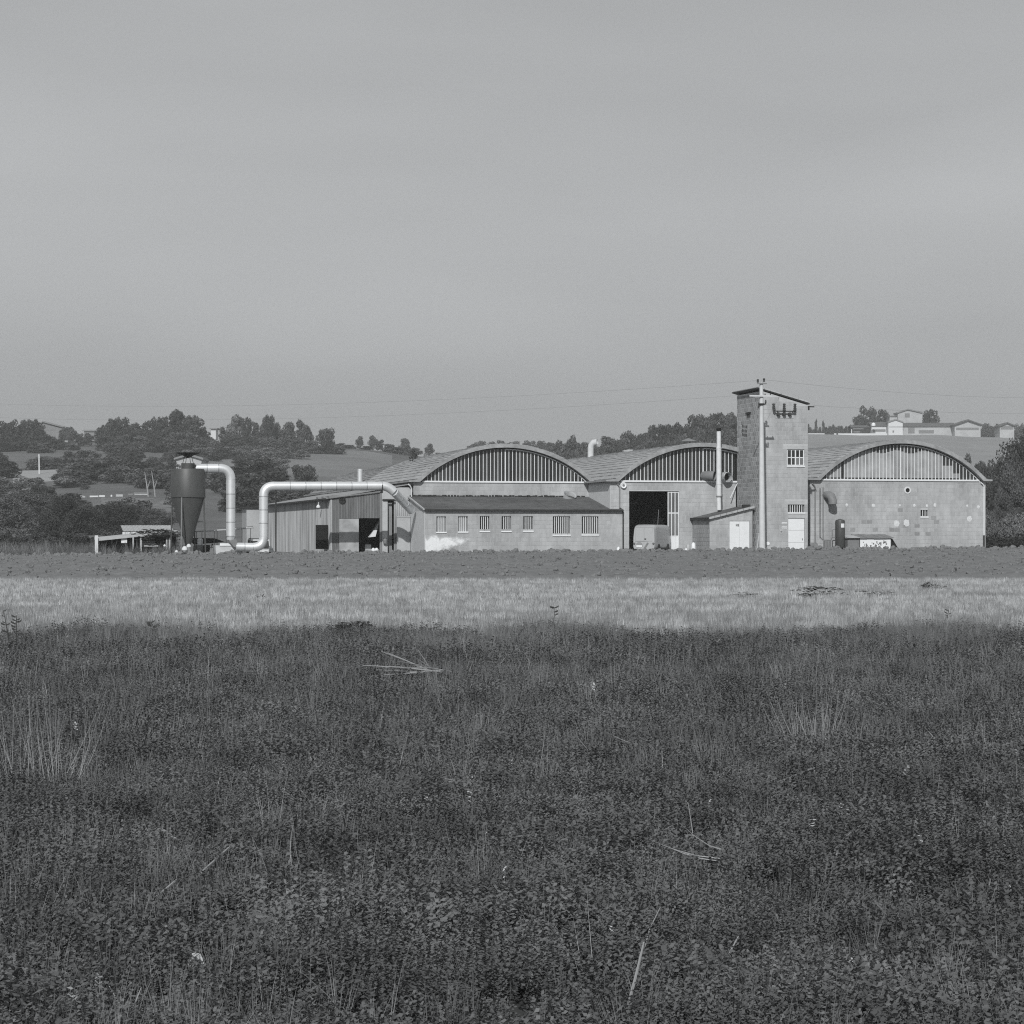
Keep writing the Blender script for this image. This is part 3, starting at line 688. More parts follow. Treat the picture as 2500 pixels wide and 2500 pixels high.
# --- right hall
vr = -3.0
zsm = Z(2196, 1103, vr)
def rp(i, u, zt):
    px = 2003 + (2390 - 2003) * i / 46
    if 2018 < px < 2052: return Z(2196, 1135 if px > 2035 else 1150, vr)
    if 2060 < px < 2293: return zsm + .12 * math.sin(px * .09)
    if 2293 <= px < 2322: return Z(2196, 1136, vr)
    if 2322 <= px < 2336: return Z(2196, 1155, vr)
    return None
wu0, wu1 = U(2247.5, vr), U(2265, vr); wz0, wz1 = Z(2256, 1261, vr), Z(2256, 1245, vr)
dc_u, dc_z = U(2225, vr), Z(2225, 1290, vr)
HT = hall("vaulted_hall", "right block hall with pale arched window and pockmarked plain wall", vr, 2001, 2394, 1173.5, 1085, 1978, 2406, 30.0, bays=46, ops=[(wu0, wu1, wz0, wz1)], panef=rp, limit=240,
          damp=lambda u, z: .5 * math.exp(-((u - dc_u) / 1.9) ** 2 - ((z - dc_z) / .62) ** 2) + .05 * math.exp(-((u - dc_u - 1.5) / 4.5) ** 2 - ((z - dc_z) / .9) ** 2))
barred_window(HT, wu0, wu1, wz0, wz1, vr, 2)

def downpipe(px, p0, p1, v, label, group=None, r=.05, mn="frame", name="downpipe", foot=True, hook=True):
    u = U(px, v); z1, z0 = Z(px, p0, v), Z(px, p1, v)
    b = MB(); vv = v - .09
    b.tube([(u, vv, z0), (u, vv, z1)], r, 8)
    if hook: b.tube([(u, vv, z1), (u - .12, vv - .08, z1 + .18), (u - .26, vv - .02, z1 + .30)], r * .9, 8)
    o = single(b, name, mn, label, "drainpipe", (u, vv, z0), group, smooth=True)
    if foot:
        c = MB(); c.tube([(u, vv, z0 + .0), (u, vv, z0 + .85)], r * 1.35, 8)
        c.obj("cast_foot", "dark", o, off=(u, vv, z0))
        o["_b"] = (u, vv, z0)
    return o
downpipe(2401, 1188, 1334, vr, "drainpipe on the right corner of the right hall")
downpipe(1989, 1190, 1330, vr, "leftmost drainpipe of the right hall, next to the tower", mn="mid", foot=False)
downpipe(2001, 1192, 1312, vr, "long thin dark pipe on the right hall wall, beside its leftmost drainpipe", r=.035, mn="dark", foot=False, hook=False)
downpipe(2008.5, 1190, 1316, vr, "pale pipe between the thin dark pipe and the vent hood", r=.04, mn="mid", foot=False, hook=False)
downpipe(1512, 1190, 1240, vm, "short drainpipe from the roof valley left of the open doorway", r=.04, mn="mid", foot=False)
downpipe(1004, 1192, 1345, 0 - .2, "pale drainpipe where the duct meets the left hall", mn="pole")
# vent hood of the right hall: elbow turned down
u = U(2024, vr); z = Z(2024, 1214, vr); b = MB()
b.tube([(u - .25, vr + .05, z + .15), (u - .2, vr - .3, z + .15), (u - .06, vr - .62, z + .02), (u, vr - .75, z - .28), (u, vr - .75, z - .52)], [.30, .32, .33, .32, .33], 14, cap=False)
o = single(b, "vent_hood", "mid", "round metal vent hood turned down on the right hall wall", "vent", (u, vr, z), smooth=True)
# round hole with broken plaster
u, z = U(2215.5, vr), Z(2215, 1197, vr); b = MB()
lathe_x(b, [(.28, -.02), (.26, -.06), (.17, -.06), (.16, -.02)], u, vr, z, 18)
o = single(b, "round_vent", "plaster", "round vent opening under the middle of the right hall's arched window", "vent", (u, vr, z)); o["_b"] = (u, vr, z)
c = MB(); lathe_x(c, [(.16, -.03), (.001, -.03)], u, vr, z, 14); c.obj("grille", "dark", o, off=(u, vr, z))
# mortar patches on the right hall wall
PATCH = mat("mortar_patch", .62, var=.15, scale=10)
for px, py, r, lb in [(2189, 1278, .23, "left one of the two big round mortar patches on the right hall"), (2213, 1277, .24, "right one of the two big round mortar patches on the right hall"), (2367, 1267, .20, "round mortar patch near the right corner of the right hall"),
                      (2067, 1233, .11, "small mortar dab right of the vent hood"), (2132, 1234, .13, "small mortar dab left of the round vent, below it"), (2197, 1234, .08, "tiny mortar dab above the pair of round patches"), (2232, 1234, .11, "small mortar dab above left of the little barred window"),
                      (2263, 1235, .10, "small mortar dab just above the little barred window"), (2282.5, 1233, .13, "bright mortar dab right of the little barred window"), (2361, 1235, .09, "small mortar dab above the round patch near the right corner"), (2388.5, 1238, .12, "mortar dab closest to the right corner of the right hall")]:
    u, z = U(px, vr), Z(px, py, vr); b = MB(); n = 14; ring = [(r * rnd.uniform(.8, 1.12)) for _ in range(n)]
    vs = [(u, vr - .035, z)] + [(u + ring[i] * math.cos(2 * math.pi * i / n), vr - .02, z + ring[i] * 1.1 * math.sin(2 * math.pi * i / n)) for i in range(n)] + [(u + ring[i] * 1.02 * math.cos(2 * math.pi * i / n), vr - .005, z + ring[i] * 1.12 * math.sin(2 * math.pi * i / n)) for i in range(n)]
    b.add(vs, [(0, 1 + i, 1 + (i + 1) % n) for i in range(n)] + [(1 + i, 1 + n + i, 1 + n + (i + 1) % n, 1 + (i + 1) % n) for i in range(n)])
    o = b.obj("mortar_patch", PATCH, HT); o["label"] = lb

# --- low wing with barred windows in front of the left hall
va = -6.0
a0, a1 = U(1037, va), U(1518, va)
az_f = Z(1277, 1244, va); az_b = Z(1225, 1213, 0)
wins = [(1065.5, 1088.8, 1260.6, 1298.5, 4), (1118.7, 1142, 1260.4, 1297.5, 4), (1171.8, 1195, 1259, 1296.3, 4), (1224.9, 1247.6, 1258.8, 1296, 4), (1277.7, 1301, 1258.5, 1295.5, 4), (1350, 1391.7, 1257.5, 1305.3, 8), (1420.6, 1461, 1257.5, 1304.8, 8)]
ops = [(U(p0, va), U(p1, va), Z((p0 + p1) / 2, q1, va), Z((p0 + p1) / 2, q0, va)) for p0, p1, q0, q1, n in wins]
AN = thing("low_wing", "low block wing with seven barred windows and a dark flat roof", "factory wing", ((a0 + a1) / 2, va, 0))
b = MB(); wall(b, a0, a1, -.6, az_f - .06, va, va + .2, ops)
for uu in (a0, a1 - .2):
    b.prismx([(va + .2, -.6), (-.003, -.6), (-.003, az_b - .1), (va + .2, az_f - .07)], uu, uu + .2)
b.box(a0 + .2, a1 - .2, va + .2, -.003, -.3, -.05)
b.obj("wall", "mortar", AN)
used = [0]
blocks(AN, 'u', a0 + .01, a1 - .01, 0, az_f - .28, va, ops, "block", 300, used=used)
b = MB(); b.box(a0 - .018, a0 - .002, va + .01, -.08, -.3, az_f - .12); b.obj("side_render", "plaster", AN)
b = MB(); n = 36
for i in range(n):
    x0 = a0 + (a1 - a0) * i / n; b.box(x0 + .01, x0 + (a1 - a0) / n - .01, va - .03, va + .05, az_f - .27, az_f - .07, 0, rnd.random() * .5)
b.obj("eaves_course", "concrete", AN)
for (p0, p1, q0, q1, n), (x0, x1, z0, z1) in zip(wins, ops):
    barred_window(AN, x0, x1, z0, z1, va, n, glass="sheetglass" if p0 < 1150 else "glass_dark" if p0 < 1300 else "glass")
ra = MB(); x0, x1 = a0 - .05, a1 + .06
nseg = 16
for i in range(nseg):
    xa, xb = x0 + (x1 - x0) * i / nseg, x0 + (x1 - x0) * (i + 1) / nseg - .008
    q = rnd.uniform(0, .015)
    ra.prismx([(va - .22, az_f - .04), (va - .22, az_f + .02 + q), (0 - .003, az_b + .02 + q), (0 - .003, az_b - .06)], xa, xb)
rf = ra.obj("roof", "felt", AN)
b = MB(); b.box(x0, x1, va - .30, va - .222, az_f - .10, az_f + .005); b.obj("gutter", "dark", rf)
b = MB(); b.prismx([(va - .22, az_f - .05), (va - .22, az_f + .045), (-.01, az_b + .045), (-.01, az_b - .05)], x0 - .10, x0 - .005); b.obj("verge_board", "concrete", rf)
b = MB()
for k in range(60): 
    xa = a0 + (a1 - a0 - 1.2) * k / 60; b.box(xa, xa + rnd.uniform(.1, .3), -.16, -.01, az_b + .02, az_b + rnd.uniform(.08, .14))
b.obj("flashing", "dark", rf)
# whitewash left on the wing wall, worn at its edges
m = mat("whitewash", .74, var=.10, scale=6); t_ = m.node_tree; bs_ = t_.nodes["Principled BSDF"]
at_ = t_.nodes.new("ShaderNodeAttribute"); at_.attribute_name = "bv"; gg_ = t_.nodes.new("ShaderNodeNewGeometry"); nn_ = t_.nodes.new("ShaderNodeTexNoise"); nn_.inputs["Scale"].default_value = 1.6; nn_.inputs["Detail"].default_value = 8; nn_.inputs["Roughness"].default_value = .7
t_.links.new(gg_.outputs["Position"], nn_.inputs[0]); ad_ = t_.nodes.new("ShaderNodeMath"); ad_.operation = 'MULTIPLY_ADD'; t_.links.new(nn_.outputs[0], ad_.inputs[0]); ad_.inputs[1].default_value = 1.6; t_.links.new(at_.outputs["Fac"], ad_.inputs[2])
mr_ = t_.nodes.new("ShaderNodeMapRange"); mr_.inputs[1].default_value = 1.0; mr_.inputs[2].default_value = 1.40; t_.links.new(ad_.outputs[0], mr_.inputs[0]); t_.links.new(mr_.outputs[0], bs_.inputs["Alpha"])
b = MB(); nx_, nz_ = 40, 16; xa_, xb_ = U(1038, va), U(1165, va); z0_, z1_ = 0.0, Z(1060, 1305, va)
for i in range(nx_ + 1):
    for j in range(nz_ + 1):
        s_, q_ = i / nx_, j / nz_; mid_ = .45 + .32 * s_; hw_ = .62 * (1 - s_) ** .8 + .03
        b.v.append((xa_ + (xb_ - xa_) * s_, va - .030, z0_ + (z1_ - z0_) * q_)); b.bv.append(max(0.0, 1.0 - (abs(q_ - mid_) / hw_) ** 2) * (1 - s_ ** 3) * .85 + .001)
for i in range(nx_):
    for j in range(nz_):
        k_ = i * (nz_ + 1) + j; b.f.append((k_, k_ + nz_ + 1, k_ + nz_ + 2, k_ + 1)); b.mi.append(0)
b.obj("whitewash", m, AN, label="bright whitewash stain at the lower left of the wall")
# duct mouth lying on the wing roof
u, z = U(1391, -.85), Z(1391, 1208, -.85); b = MB()
b.tube([(u - .03, -.62, z - .42), (u, -.82, z - .1), (u + .03, -.9, z + .03)], [.44, .46, .49], 18, cap=False)
o = single(b, "roof_duct", "galv", "cut duct mouth lying on the flat roof of the low wing", "duct", (u, -.85, z - .4), smooth=True)
c = MB(); c.tube([(u - .03, -.68, z - .36), (u - .02, -.74, z - .2)], [.42, .42], 14); c.obj("dark_throat", "dark", o, off=(u, -.85, z - .4))  # dark plug paints the shade inside the duct mouth
downpipe(1520.5, 1250, 1343, va, "dark drainpipe at the right end of the low wing", mn="dark", foot=False)
b = MB(); u = U(1523, va); z = Z(1523, 1252, va); b.prism([(u - .02, z + .25), (u + .25, z - .12), (u + .25, z - .3), (u - .02, z - .1)], va + .3, va + .8); single(b, "roof_bracket", "mid", "bracket under the right end of the low wing roof", "bracket", (u, va, z))

# --- doorway of the middle hall: sliding glazed leaf, dark inside with stacked timber
g0, g1 = U(1632, vm), d_u1 - .02
zl = Z(1645, 1309, vm)
b = MB(); v0 = vm + .08
for x in np.linspace(g0, g1, 4): b.box(x - .03, x + .03, v0, v0 + .06, -.05, dz)
for zz in (dz - .07, Z(1645, 1252.5, vm), zl): b.box(g0 + .03, g1 - .03, v0 + .012, v0 + .05, zz - .04, zz + .04)
dl = b.obj("glazed_door", "frame", HM)
for x0, x1 in zip(np.linspace(g0, g1, 4), np.linspace(g0, g1, 4)[1:]):
    for e, f in ((zl + .04, Z(1645, 1252.5, vm) - .04), (Z(1645, 1252.5, vm) + .04, dz - .11)):
        c = MB(); c.box(x0 + .03, x1 - .03, v0 + .025, v0 + .035, e, f); c.obj("pane", "glass2", dl)
c = MB(); c.box(g0 + .03, g1 - .03, v0 + .02, v0 + .04, -.05, zl - .04); c.obj("kick_panel", "white", dl)
b = MB(); u0_, u1_ = U(1590, 2), U(1628, 2)
for k in range(9):
    z = Z(1600, 1300 - k * 4.2, 2); b.box(u0_ + rnd.uniform(0, .3), u1_ - rnd.uniform(0, .3), 2, 4.5, z - .05, z + .04)
single(b, "timber_stack", "plank", "stacked boards dimly seen inside the open doorway above the van", "timber", ((u0_ + u1_) / 2, 2, 0))
b = MB(); u0_, u1_ = U(1530, -1), U(1560, -1); z = Z(1545, 1229, -1); b.box(u0_, u1_, -1, -.8, z - .07, z + .07); b.box(u0_, u0_ + .1, -1, -.8, 0, z - .07)
single(b, "gantry_beam", "mid", "short beam high in the dark doorway left side", "beam", (u0_, -1, 0))
# siren
u, z = U(1521, vm), Z(1521, 1185, vm); b = MB(); lathe_x(b, [(.22, .0), (.24, -.1), (.20, -.2), (.09, -.16)], u, vm, z, 18)
o = single(b, "wall_lamp", "white", "round white lamp high left of the open doorway", "lamp", (u, vm, z), smooth=False)
c = MB(); lathe_x(c, [(.09, -.17), (.08, -.21), (.001, -.21)], u, vm, z, 12); c.obj("bulb", "mid", o, off=(u, vm, z))
# flue
vf = vm - 1.1
t = thing("flue", "tall pale flue pipe standing before the middle hall's arched window", "chimney", (U(1755, vf), vf, 3))
u = U(1755, vf)
for q0, q1, r in ((1245, 1213, .165), (1211, 1182, .185), (1180.5, 1095, .185), (1093, 1053, .16)):
    b = MB(); b.tube([(u + (.02 if q0 > 1200 else 0), vf, Z(1755, q0, vf)), (u, vf, Z(1755, q1, vf))], r, 14); b.obj("pipe_section", "flue", t, smooth=True)
for q, r in ((1212, .2), (1181, .2), (1094, .2)):
    z = Z(1755, q, vf); b = MB(); b.tube([(u, vf, z - .05), (u, vf, z + .05)], r, 14); b.obj("collar", "mid" if q > 1200 else "flue", t, smooth=True)
b = MB(); z = Z(1755, 1053, vf)
for k in range(6):
    a = k * math.pi / 3; b.box(u + .15 * math.cos(a) - .02, u + .15 * math.cos(a) + .02, vf + .15 * math.sin(a) - .02, vf + .15 * math.sin(a) + .02, z, z + .22)
b.tube([(u, vf, z + .12), (u, vf, z + .24)], .17, 12); b.obj("cowl", "black", t)
b = MB(); b.tube([(u + .1, vf, Z(1755, 1125, vf)), (u + .1, vm + .05, Z(1755, 1125, vm))], .03, 6); b.obj("wall_bracket", "dark", t)
# two duct mouths through the arched window
def duct(px, py, dirx, label, r=.42, mn="galv"):
    u, z = U(px, vm - .5), Z(px, py, vm - .5)
    b = MB(); p = [(u - dirx * .25, vm + .6, z + .0), (u - dirx * .2, vm - .1, z), (u + dirx * .05, vm - .45, z), (u + dirx * .32, vm - .66, z - .03)]
    b.tube(p, [r, r, r, r * 1.03], 18, cap=False)
    o = single(b, "duct_mouth", mn, label, "duct", (u, vm, z), smooth=True); o["_b"] = (u, vm, z)
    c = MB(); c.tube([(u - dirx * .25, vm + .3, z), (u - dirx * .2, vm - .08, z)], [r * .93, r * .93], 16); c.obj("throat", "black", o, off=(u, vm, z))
duct(1733, 1161, 1.0, "left duct mouth poking through the middle hall's arched window", .33, "mid")
duct(1774, 1164, .25, "right duct mouth poking through the middle hall's arched window", .35)
b = MB(); b.tube([(U(1800, vm - .1), vm - .1, Z(1800, 1180, vm)), (U(1783, vm - .6), vm - .6, Z(1783, 1216, vm - .6))], .03, 6); single(b, "stay_rod", "frame", "slanting white rod hanging at the tower's left foot of the arch", "rod", (U(1800, vm), vm, Z(1800, 1180, vm)))
# roof vents
def on_roof(hall_t, px, d_in, extra=0):
    ul, ur, zs, zc, fz, cx, cz, Ro = hall_t["_geom"]
    v = hall_t["_b"][1] + d_in; u = U(px, v); return u, v, cz + math.sqrt(max(0, Ro * Ro - (u - cx) ** 2)) + extra
u, v, z = on_roof(HM, 1442, 24); b = MB()
b.tube([(u, v, z - .3), (u, v, z + .75), (u + .04, v - .03, z + .98), (u + .2, v - .12, z + 1.2), (u + .5, v - .3, z + 1.26)], .25, 14, cap=False)
single(b, "bent_chimney", "pole", "bent metal chimney on the rear of the middle hall roof", "chimney", (u, v, z), smooth=True)
u, v, z = on_roof(HM, 1681, 6); b = MB(); b.tube([(u + .1, v, z - .2), (u + .1, v, z + .42)], .045, 6); b.lathe([(.05, z + .66), (.32, z + .56), (.68, z + .42), (.66, z + .39), (.1, z + .42)], u, v, 18)
single(b, "roof_cowl", "mid", "flat mushroom cowl on top of the middle hall roof", "vent", (u, v, z))
u, v, z = on_roof(HR, 879, 4); b = MB(); z1 = Z(879, 1145, v); b.tube([(u, v, Z(879, 1180, v) - .3), (u, v, z1)], .22, 14); single(b, "roof_stack", "galv", "short bright stack on the old rear roof above the long duct", "chimney", (u, v, z1 - 1.5), smooth=True)
u, v, z = on_roof(HM, 1532, 14); b = MB(); b.box(u - .35, u + .1, v - .2, v + .2, z + .03, z + .14); b.box(u + .0, u + .4, v - .1, v + .3, z + .0, z + .20); single(b, "loose_tiles", "concrete", "small heap of loose pale tiles on the middle hall roof", "tiles", (u, v, z))
u, v, z = on_roof(HL, 1010, 15)
for k, (px, py, r) in enumerate([(1011, 1110, .55)]):
    me = leafmesh("wire_bush", 77, 160, .05, 5, "weed"); zz = Z(px, 1126, v); o = bpy.data.objects.new("aerial_bush", me); COL.objects.link(o); o.name = "dead_shrub"
    o.matrix_world = SITE @ Matrix.Translation(Vector((U(px, v), v, zz - .1))) @ Matrix.Diagonal((.95, .95, 1.15, 1)); tag(o, "dark wiry shrub-like thing on the left hall roof's rear slope", "shrub")

# --- block tower
vt = -11.2
t0, t1 = U(1858, vt), U(1972, vt)
zl_, zr_ = Z(1858, 952, vt), Z(1968, 987, vt)
tops = lambda u: zl_ + (zr_ - zl_) * (u - t0) / (t1 - t0)
TW = thing("transformer_tower", "tall square block tower with sloping roof beside the concrete pole", "tower", ((t0 + t1) / 2, vt, 0))
def tops_of(p0, p1, q0, q1): return (U(p0, vt), U(p1, vt), Z((p0 + p1) / 2, q1, vt), Z((p0 + p1) / 2, q0, vt))
w1 = tops_of(1922, 1963.5, 1097, 1137); w2 = tops_of(1924, 1964, 1232, 1251); dd = tops_of(1924.5, 1964.5, 1265, 1400); dd = (dd[0], dd[1], -1, dd[3])
b = MB(); th_ = .22; vb = vm - .02
wall(b, t0, t1, -.6, zr_ - .25, vt, vt + th_, [w1, w2, dd])
b.prism([(t0, zr_ - .25), (t1, zr_ - .25), (t1, zr_ - .06), (t0, zl_ - .06)], vt, vt + th_)
b.box(t0, t0 + th_, vt + th_, vb, -.6, zl_ - .08); b.box(t1 - th_, t1, vt + th_, vb, -.6, zr_ - .08)
b.prism([(t0 + th_, -.6), (t1 - th_, -.6), (t1 - th_, zr_ - .08), (t0 + th_, zl_ - .1)], vb - th_, vb)
b.box(t0 + th_, t1 - th_, vt + th_, vb - th_, -.3, -.05)
b.obj("wall", "mortar", TW)
b = MB(); b.box(t0 - .004, t0 - .001, vt + .004, vb, 0, zl_ - .1); b.obj("mortar_bed", "mortar_light", TW)
lint = [(w1[0] - .33, t1 - .02, w1[3], w1[3] + .28), (w2[0] - .25, t1 - .02, w2[3], w2[3] + .30)]
mid_l = [(w2[0], t1 - .02, dd[3], w2[2] - .08)]
used = [0]
blocks(TW, 'u', t0 + .01, t1 - .01, 0, zl_, vt, [w1, w2, dd] + lint + mid_l, "block", 300, top=lambda u: tops(u) - .1, used=used)
blocks(TW, 'v', vt + .02, vb - .02, 0, zl_ - .12, t0, (), "block_side", 300, used=used, proud=.015)
for o_ in lint + mid_l: b = MB(); b.box(o_[0] + .01, o_[1] - .01, vt - .016, vt + .05, o_[2] + .01, o_[3] - .01); b.obj("lintel", "concrete", TW)
barred_window(TW, *w2, vt, 6, glass="glass")
# two-row window
b = MB(); x0, x1, z0, z1 = w1; vv = vt + .06
for k, x in enumerate(np.linspace(x0 + .03, x1 - .03, 5)): b.box(x - (.045 if k == 2 else .03), x + (.045 if k == 2 else .03), vv, vv + .05, z0, z1)
for zz in (z0 + .04, (z0 + z1) / 2, z1 - .03):
    for xa, xb in zip(np.linspace(x0 + .03, x1 - .03, 5), np.linspace(x0 + .03, x1 - .03, 5)[1:]): b.box(xa + .046, xb - .046, vv + .005, vv + .045, zz - .03, zz + .03)
wn = b.obj("window", "frame", TW)
for k, (xa, xb) in enumerate(zip(np.linspace(x0 + .03, x1 - .03, 5), np.linspace(x0 + .03, x1 - .03, 5)[1:])):
    for e, f in ((z0, (z0 + z1) / 2), ((z0 + z1) / 2, z1)):
        c = MB(); c.box(xa + .03, xb - .03, vv + .02, vv + .03, e + .03, f - .03); c.obj("pane", "glass2" if (k > 1 and e == z0) else "glass", wn)
c = MB(); c.box(x0 - .05, x1 + .03, vt - .08, vt + .05, z0 - .08, z0 - .004); c.obj("sill", "white", wn)
# door of three panels
x0, x1, z0, z1 = dd; hb = z1 / 3
for k in range(3):
    c = MB(); c.box(x0 + .02, x1 - .02, vt + .05, vt + .10, max(-.3, k * hb - (.3 if k == 0 else 0)) + .008, (k + 1) * hb - (.03 if k == 2 else .006)); o = c.obj("door_panel", "door", TW)
c = MB(); c.tube([(x1 - .15, vt + .03, 1.0), (x1 - .15, vt + .03, 1.14)], .018, 6); c.obj("door_handle", "dark", TW)
# roof slab of the tower
b = MB(); b.prism([(t0 - .28, zl_ + .10), (t0 - .28, zl_ + .17), (t1 + .12, zr_ + .06), (t1 + .12, zr_ - .01)], vt - .12, vb + .35); rf = b.obj("roof", "dark", TW)
for k in range(9):
    xa = t0 - .2 + (t1 - t0 + .3) * k / 9; xb = xa + (t1 - t0 + .3) / 9 - .03; s = (zr_ - zl_ - .09) / (t1 - t0 + .4); f_ = lambda x: zl_ + .17 + (x - t0 + .28) * s
    c = MB(); c.prism([(xa, f_(xa) + .003), (xa, f_(xa) + .08), (xb, f_(xb) + .11), (xb, f_(xb) + .003)], vt - .15, vb + .38); c.obj("roof_tile_row", "concrete", rf)
# bushings
t_ = vt - .05
def ins(parent, p, d, r=.12, n=4, ln=.5):
    b = MB(); p = Vector(p); d = Vector(d).normalized()
    pts = []; rs = []
    for k in range(n * 2 + 1):
        pts.append(p + d * ln * k / (n * 2)); rs.append(r if k % 2 else r * .62)
    b.tube(pts, rs, 12); return b.obj("insulator", "porcelain", parent)
FT = thing("bushing_frame", "bracket of six dark insulators high on the tower front", "insulators", (U(1913, vt), vt, Z(1913, 1005, vt)))
zb = Z(1912, 1004.5, vt); b = MB(); b.box(U(1892, t_), U(1940, t_), vt - .32, vt - .26, zb - .04, zb + .04); b.box(U(1897, t_), U(1899, t_), vt - .26, vt, zb - .03, zb + .03); b.box(U(1933, t_), U(1935, t_), vt - .26, vt, zb - .03, zb + .03)
b.obj("bar", "dark", FT)
b = MB(); b.box(U(1893, vt), U(1937, vt), vt - .03, vt - .017, Z(1912, 1021, vt), Z(1912, 1007, vt)); b.obj("plate", "concrete", FT)
for px, dx in ((1891, -.22), (1914, 0), (1940, .02)): ins(FT, (U(px, vt - .3), vt - .30, zb), (dx, -.12, 1), r=.115, ln=.55)
for px in (1898, 1912, 1926): 
    b = MB(); lathe_x(b, [(.06, 0), (.13, -.08), (.08, -.15), (.13, -.22), (.07, -.30)], U(px, vt), vt - .03, Z(px, 1011.5, vt), 14); b.obj("bushing", "porcelain", FT)
# gutter stub right of the tower roof
b = MB(); u0_, u1_ = U(1964, vt + .3), U(1987, vt + .3); z = Z(1975, 992, vt); b.box(u0_, u1_, vt + .2, vt + .32, z - .05, z + .03); b.box(U(1976, vt), U(1979, vt), vt + .2, vt + .3, z - .26, z - .05)
single(b, "roof_bracket", "dark", "dark bracket jutting right from the top of the tower", "bracket", (u0_, vt, z))
# left face louvre and painted insulator shadows
vv = V_(1828, t0); zz = EYE + (HOR - 1012) / F * (O3.y + t0 * UV.y + vv * VV.y)
b = MB(); b.box(t0 - .09, t0 - .02, vv - .5, vv + .5, zz + .05, zz + .17)
for k in range(3): b.box(t0 - .05, t0 - .02, vv - .38 + k * .26, vv - .28 + k * .26, zz - .22, zz + .05)
single(b, "louvre", "dark", "small dark louvre high on the tower's left face", "louvre", (t0, vv, zz))
b = MB(); vv = V_(1818, t0); zz = EYE + (HOR - 1052) / F * (O3.y + t0 * UV.y + vv * VV.y)  # thin dark slabs painted in as the insulators' cast shadows
for i in range(4):
    for j in range(3): b.box(t0 - .03, t0 - .017, vv - .5 + i * .27, vv - .36 + i * .27, zz - .42 + j * .3 + .03 * i, zz - .24 + j * .3 + .03 * i)
single(b, "insulator_shadow", "dark", "painted shadows of insulators on the tower's left face under the louvre", "painted shadow", (t0, vv, zz))
# plates on the front
for q, lb in ((1277.5, "upper small white plate left of the tower door"), (1288, "lower small white plate left of the tower door")):
    b = MB(); b.box(U(1908.5, vt), U(1921, vt), vt - .035, vt - .015, Z(1914, q + 2.4, vt), Z(1914, q - 2.4, vt)); o = single(b, "sign_plate", "white", lb, "sign", (U(1914, vt), vt, Z(1914, q, vt)))
    c = MB(); 
    for k in range(5): xx = U(1909.6 + k * 2.3, vt); c.box(xx, xx + .035, vt - .040, vt - .036, Z(1914, q + 1.2, vt), Z(1914, q - 1.2, vt))
    c.obj("lettering", "mid", o, off=(U(1914, vt), vt, Z(1914, q, vt)))
b = MB(); b.box(U(1903, vt), U(1911.5, vt), vt - .035, vt - .015, Z(1907, 1303, vt), Z(1907, 1293, vt)); o = single(b, "notice", "concrete", "square pale notice lower left of the tower door", "sign", (U(1907, vt), vt, Z(1907, 1298, vt)))
c = MB(); c.box(U(1905, vt), U(1909.5, vt), vt - .040, vt - .036, Z(1907, 1300, vt), Z(1907, 1296, vt)); c.obj("print", "mid", o, off=(U(1907, vt), vt, Z(1907, 1298, vt)))
b = MB(); u, z = U(1874.5, vt), Z(1874, 1327, vt); lathe_x(b, [(.13, -.015), (.13, -.05), (.001, -.055)], u, vt, z, 20); single(b, "round_sign", "white", "bright white disc near the foot of the tower", "sign", (u, vt, z))

# --- concrete pole before the tower
pd = 0; vp = vt - 3.6
PO = thing("utility_pole", "tall tapering concrete pole in front of the tower corner", "pole", (U(1861, vp), vp, 0))
zt = Z(1858, 934, vp)
b = MB(); b.tube([(U(1861, vp), vp, -.4), (U(1858.7, vp), vp, zt)], [.225, .125], 16); b.obj("shaft", "pole", PO, smooth=True)
ux = U(1858.5, vp); z = Z(1858, 936.5, vp)
b = MB(); b.box(ux - .33, ux + .33, vp - .2, vp - .13, z - .04, z + .04); b.obj("crossarm", "mid", PO)
for px, py in ((1850.5, 932), (1865.5, 930)): ins(PO, (U(px, vp - .2), vp - .17, Z(px, py + 2.5, vp)), (0, 0, 1), r=.09, n=2, ln=.24)
z = Z(1858, 967, vp); b = MB(); b.box(U(1830, vp - .2), U(1884, vp - .2), vp - .24, vp - .14, z - .055, z + .055); b.obj("crossarm", "pole", PO)
for px in (1834, 1850, 1868, 1881): ins(PO, (U(px, vp - .2), vp - .19, Z(px, 965, vp)), (0, 0, 1), r=.045, n=1, ln=.1)
z = Z(1859, 987, vp); b = MB(); b.tube([(U(1859, vp), vp, z - .06), (U(1859, vp), vp, z + .06)], .22, 12); b.box(U(1849, vp), U(1868, vp), vp - .25, vp - .18, z - .03, z + .03); b.obj("clamp", "dark", PO)
for px, dz_ in ((1850, -.15), (1867, .12)): ins(PO, (U(px, vp), vp - .2, z), (0, 0, 1 if px > 1860 else -1), r=.06, n=1, ln=.3)
b = MB(); b.tube([(U(1846, vp + 1), vp + 1, -.05), (U(1853.5, vp + .2), vp + .2, Z(1853, 1303, vp))], .04, 6); single(b, "leaning_board", "white", "thin white board leaning on the foot of the concrete pole", "board", (U(1846, vp), vp + 1, 0))

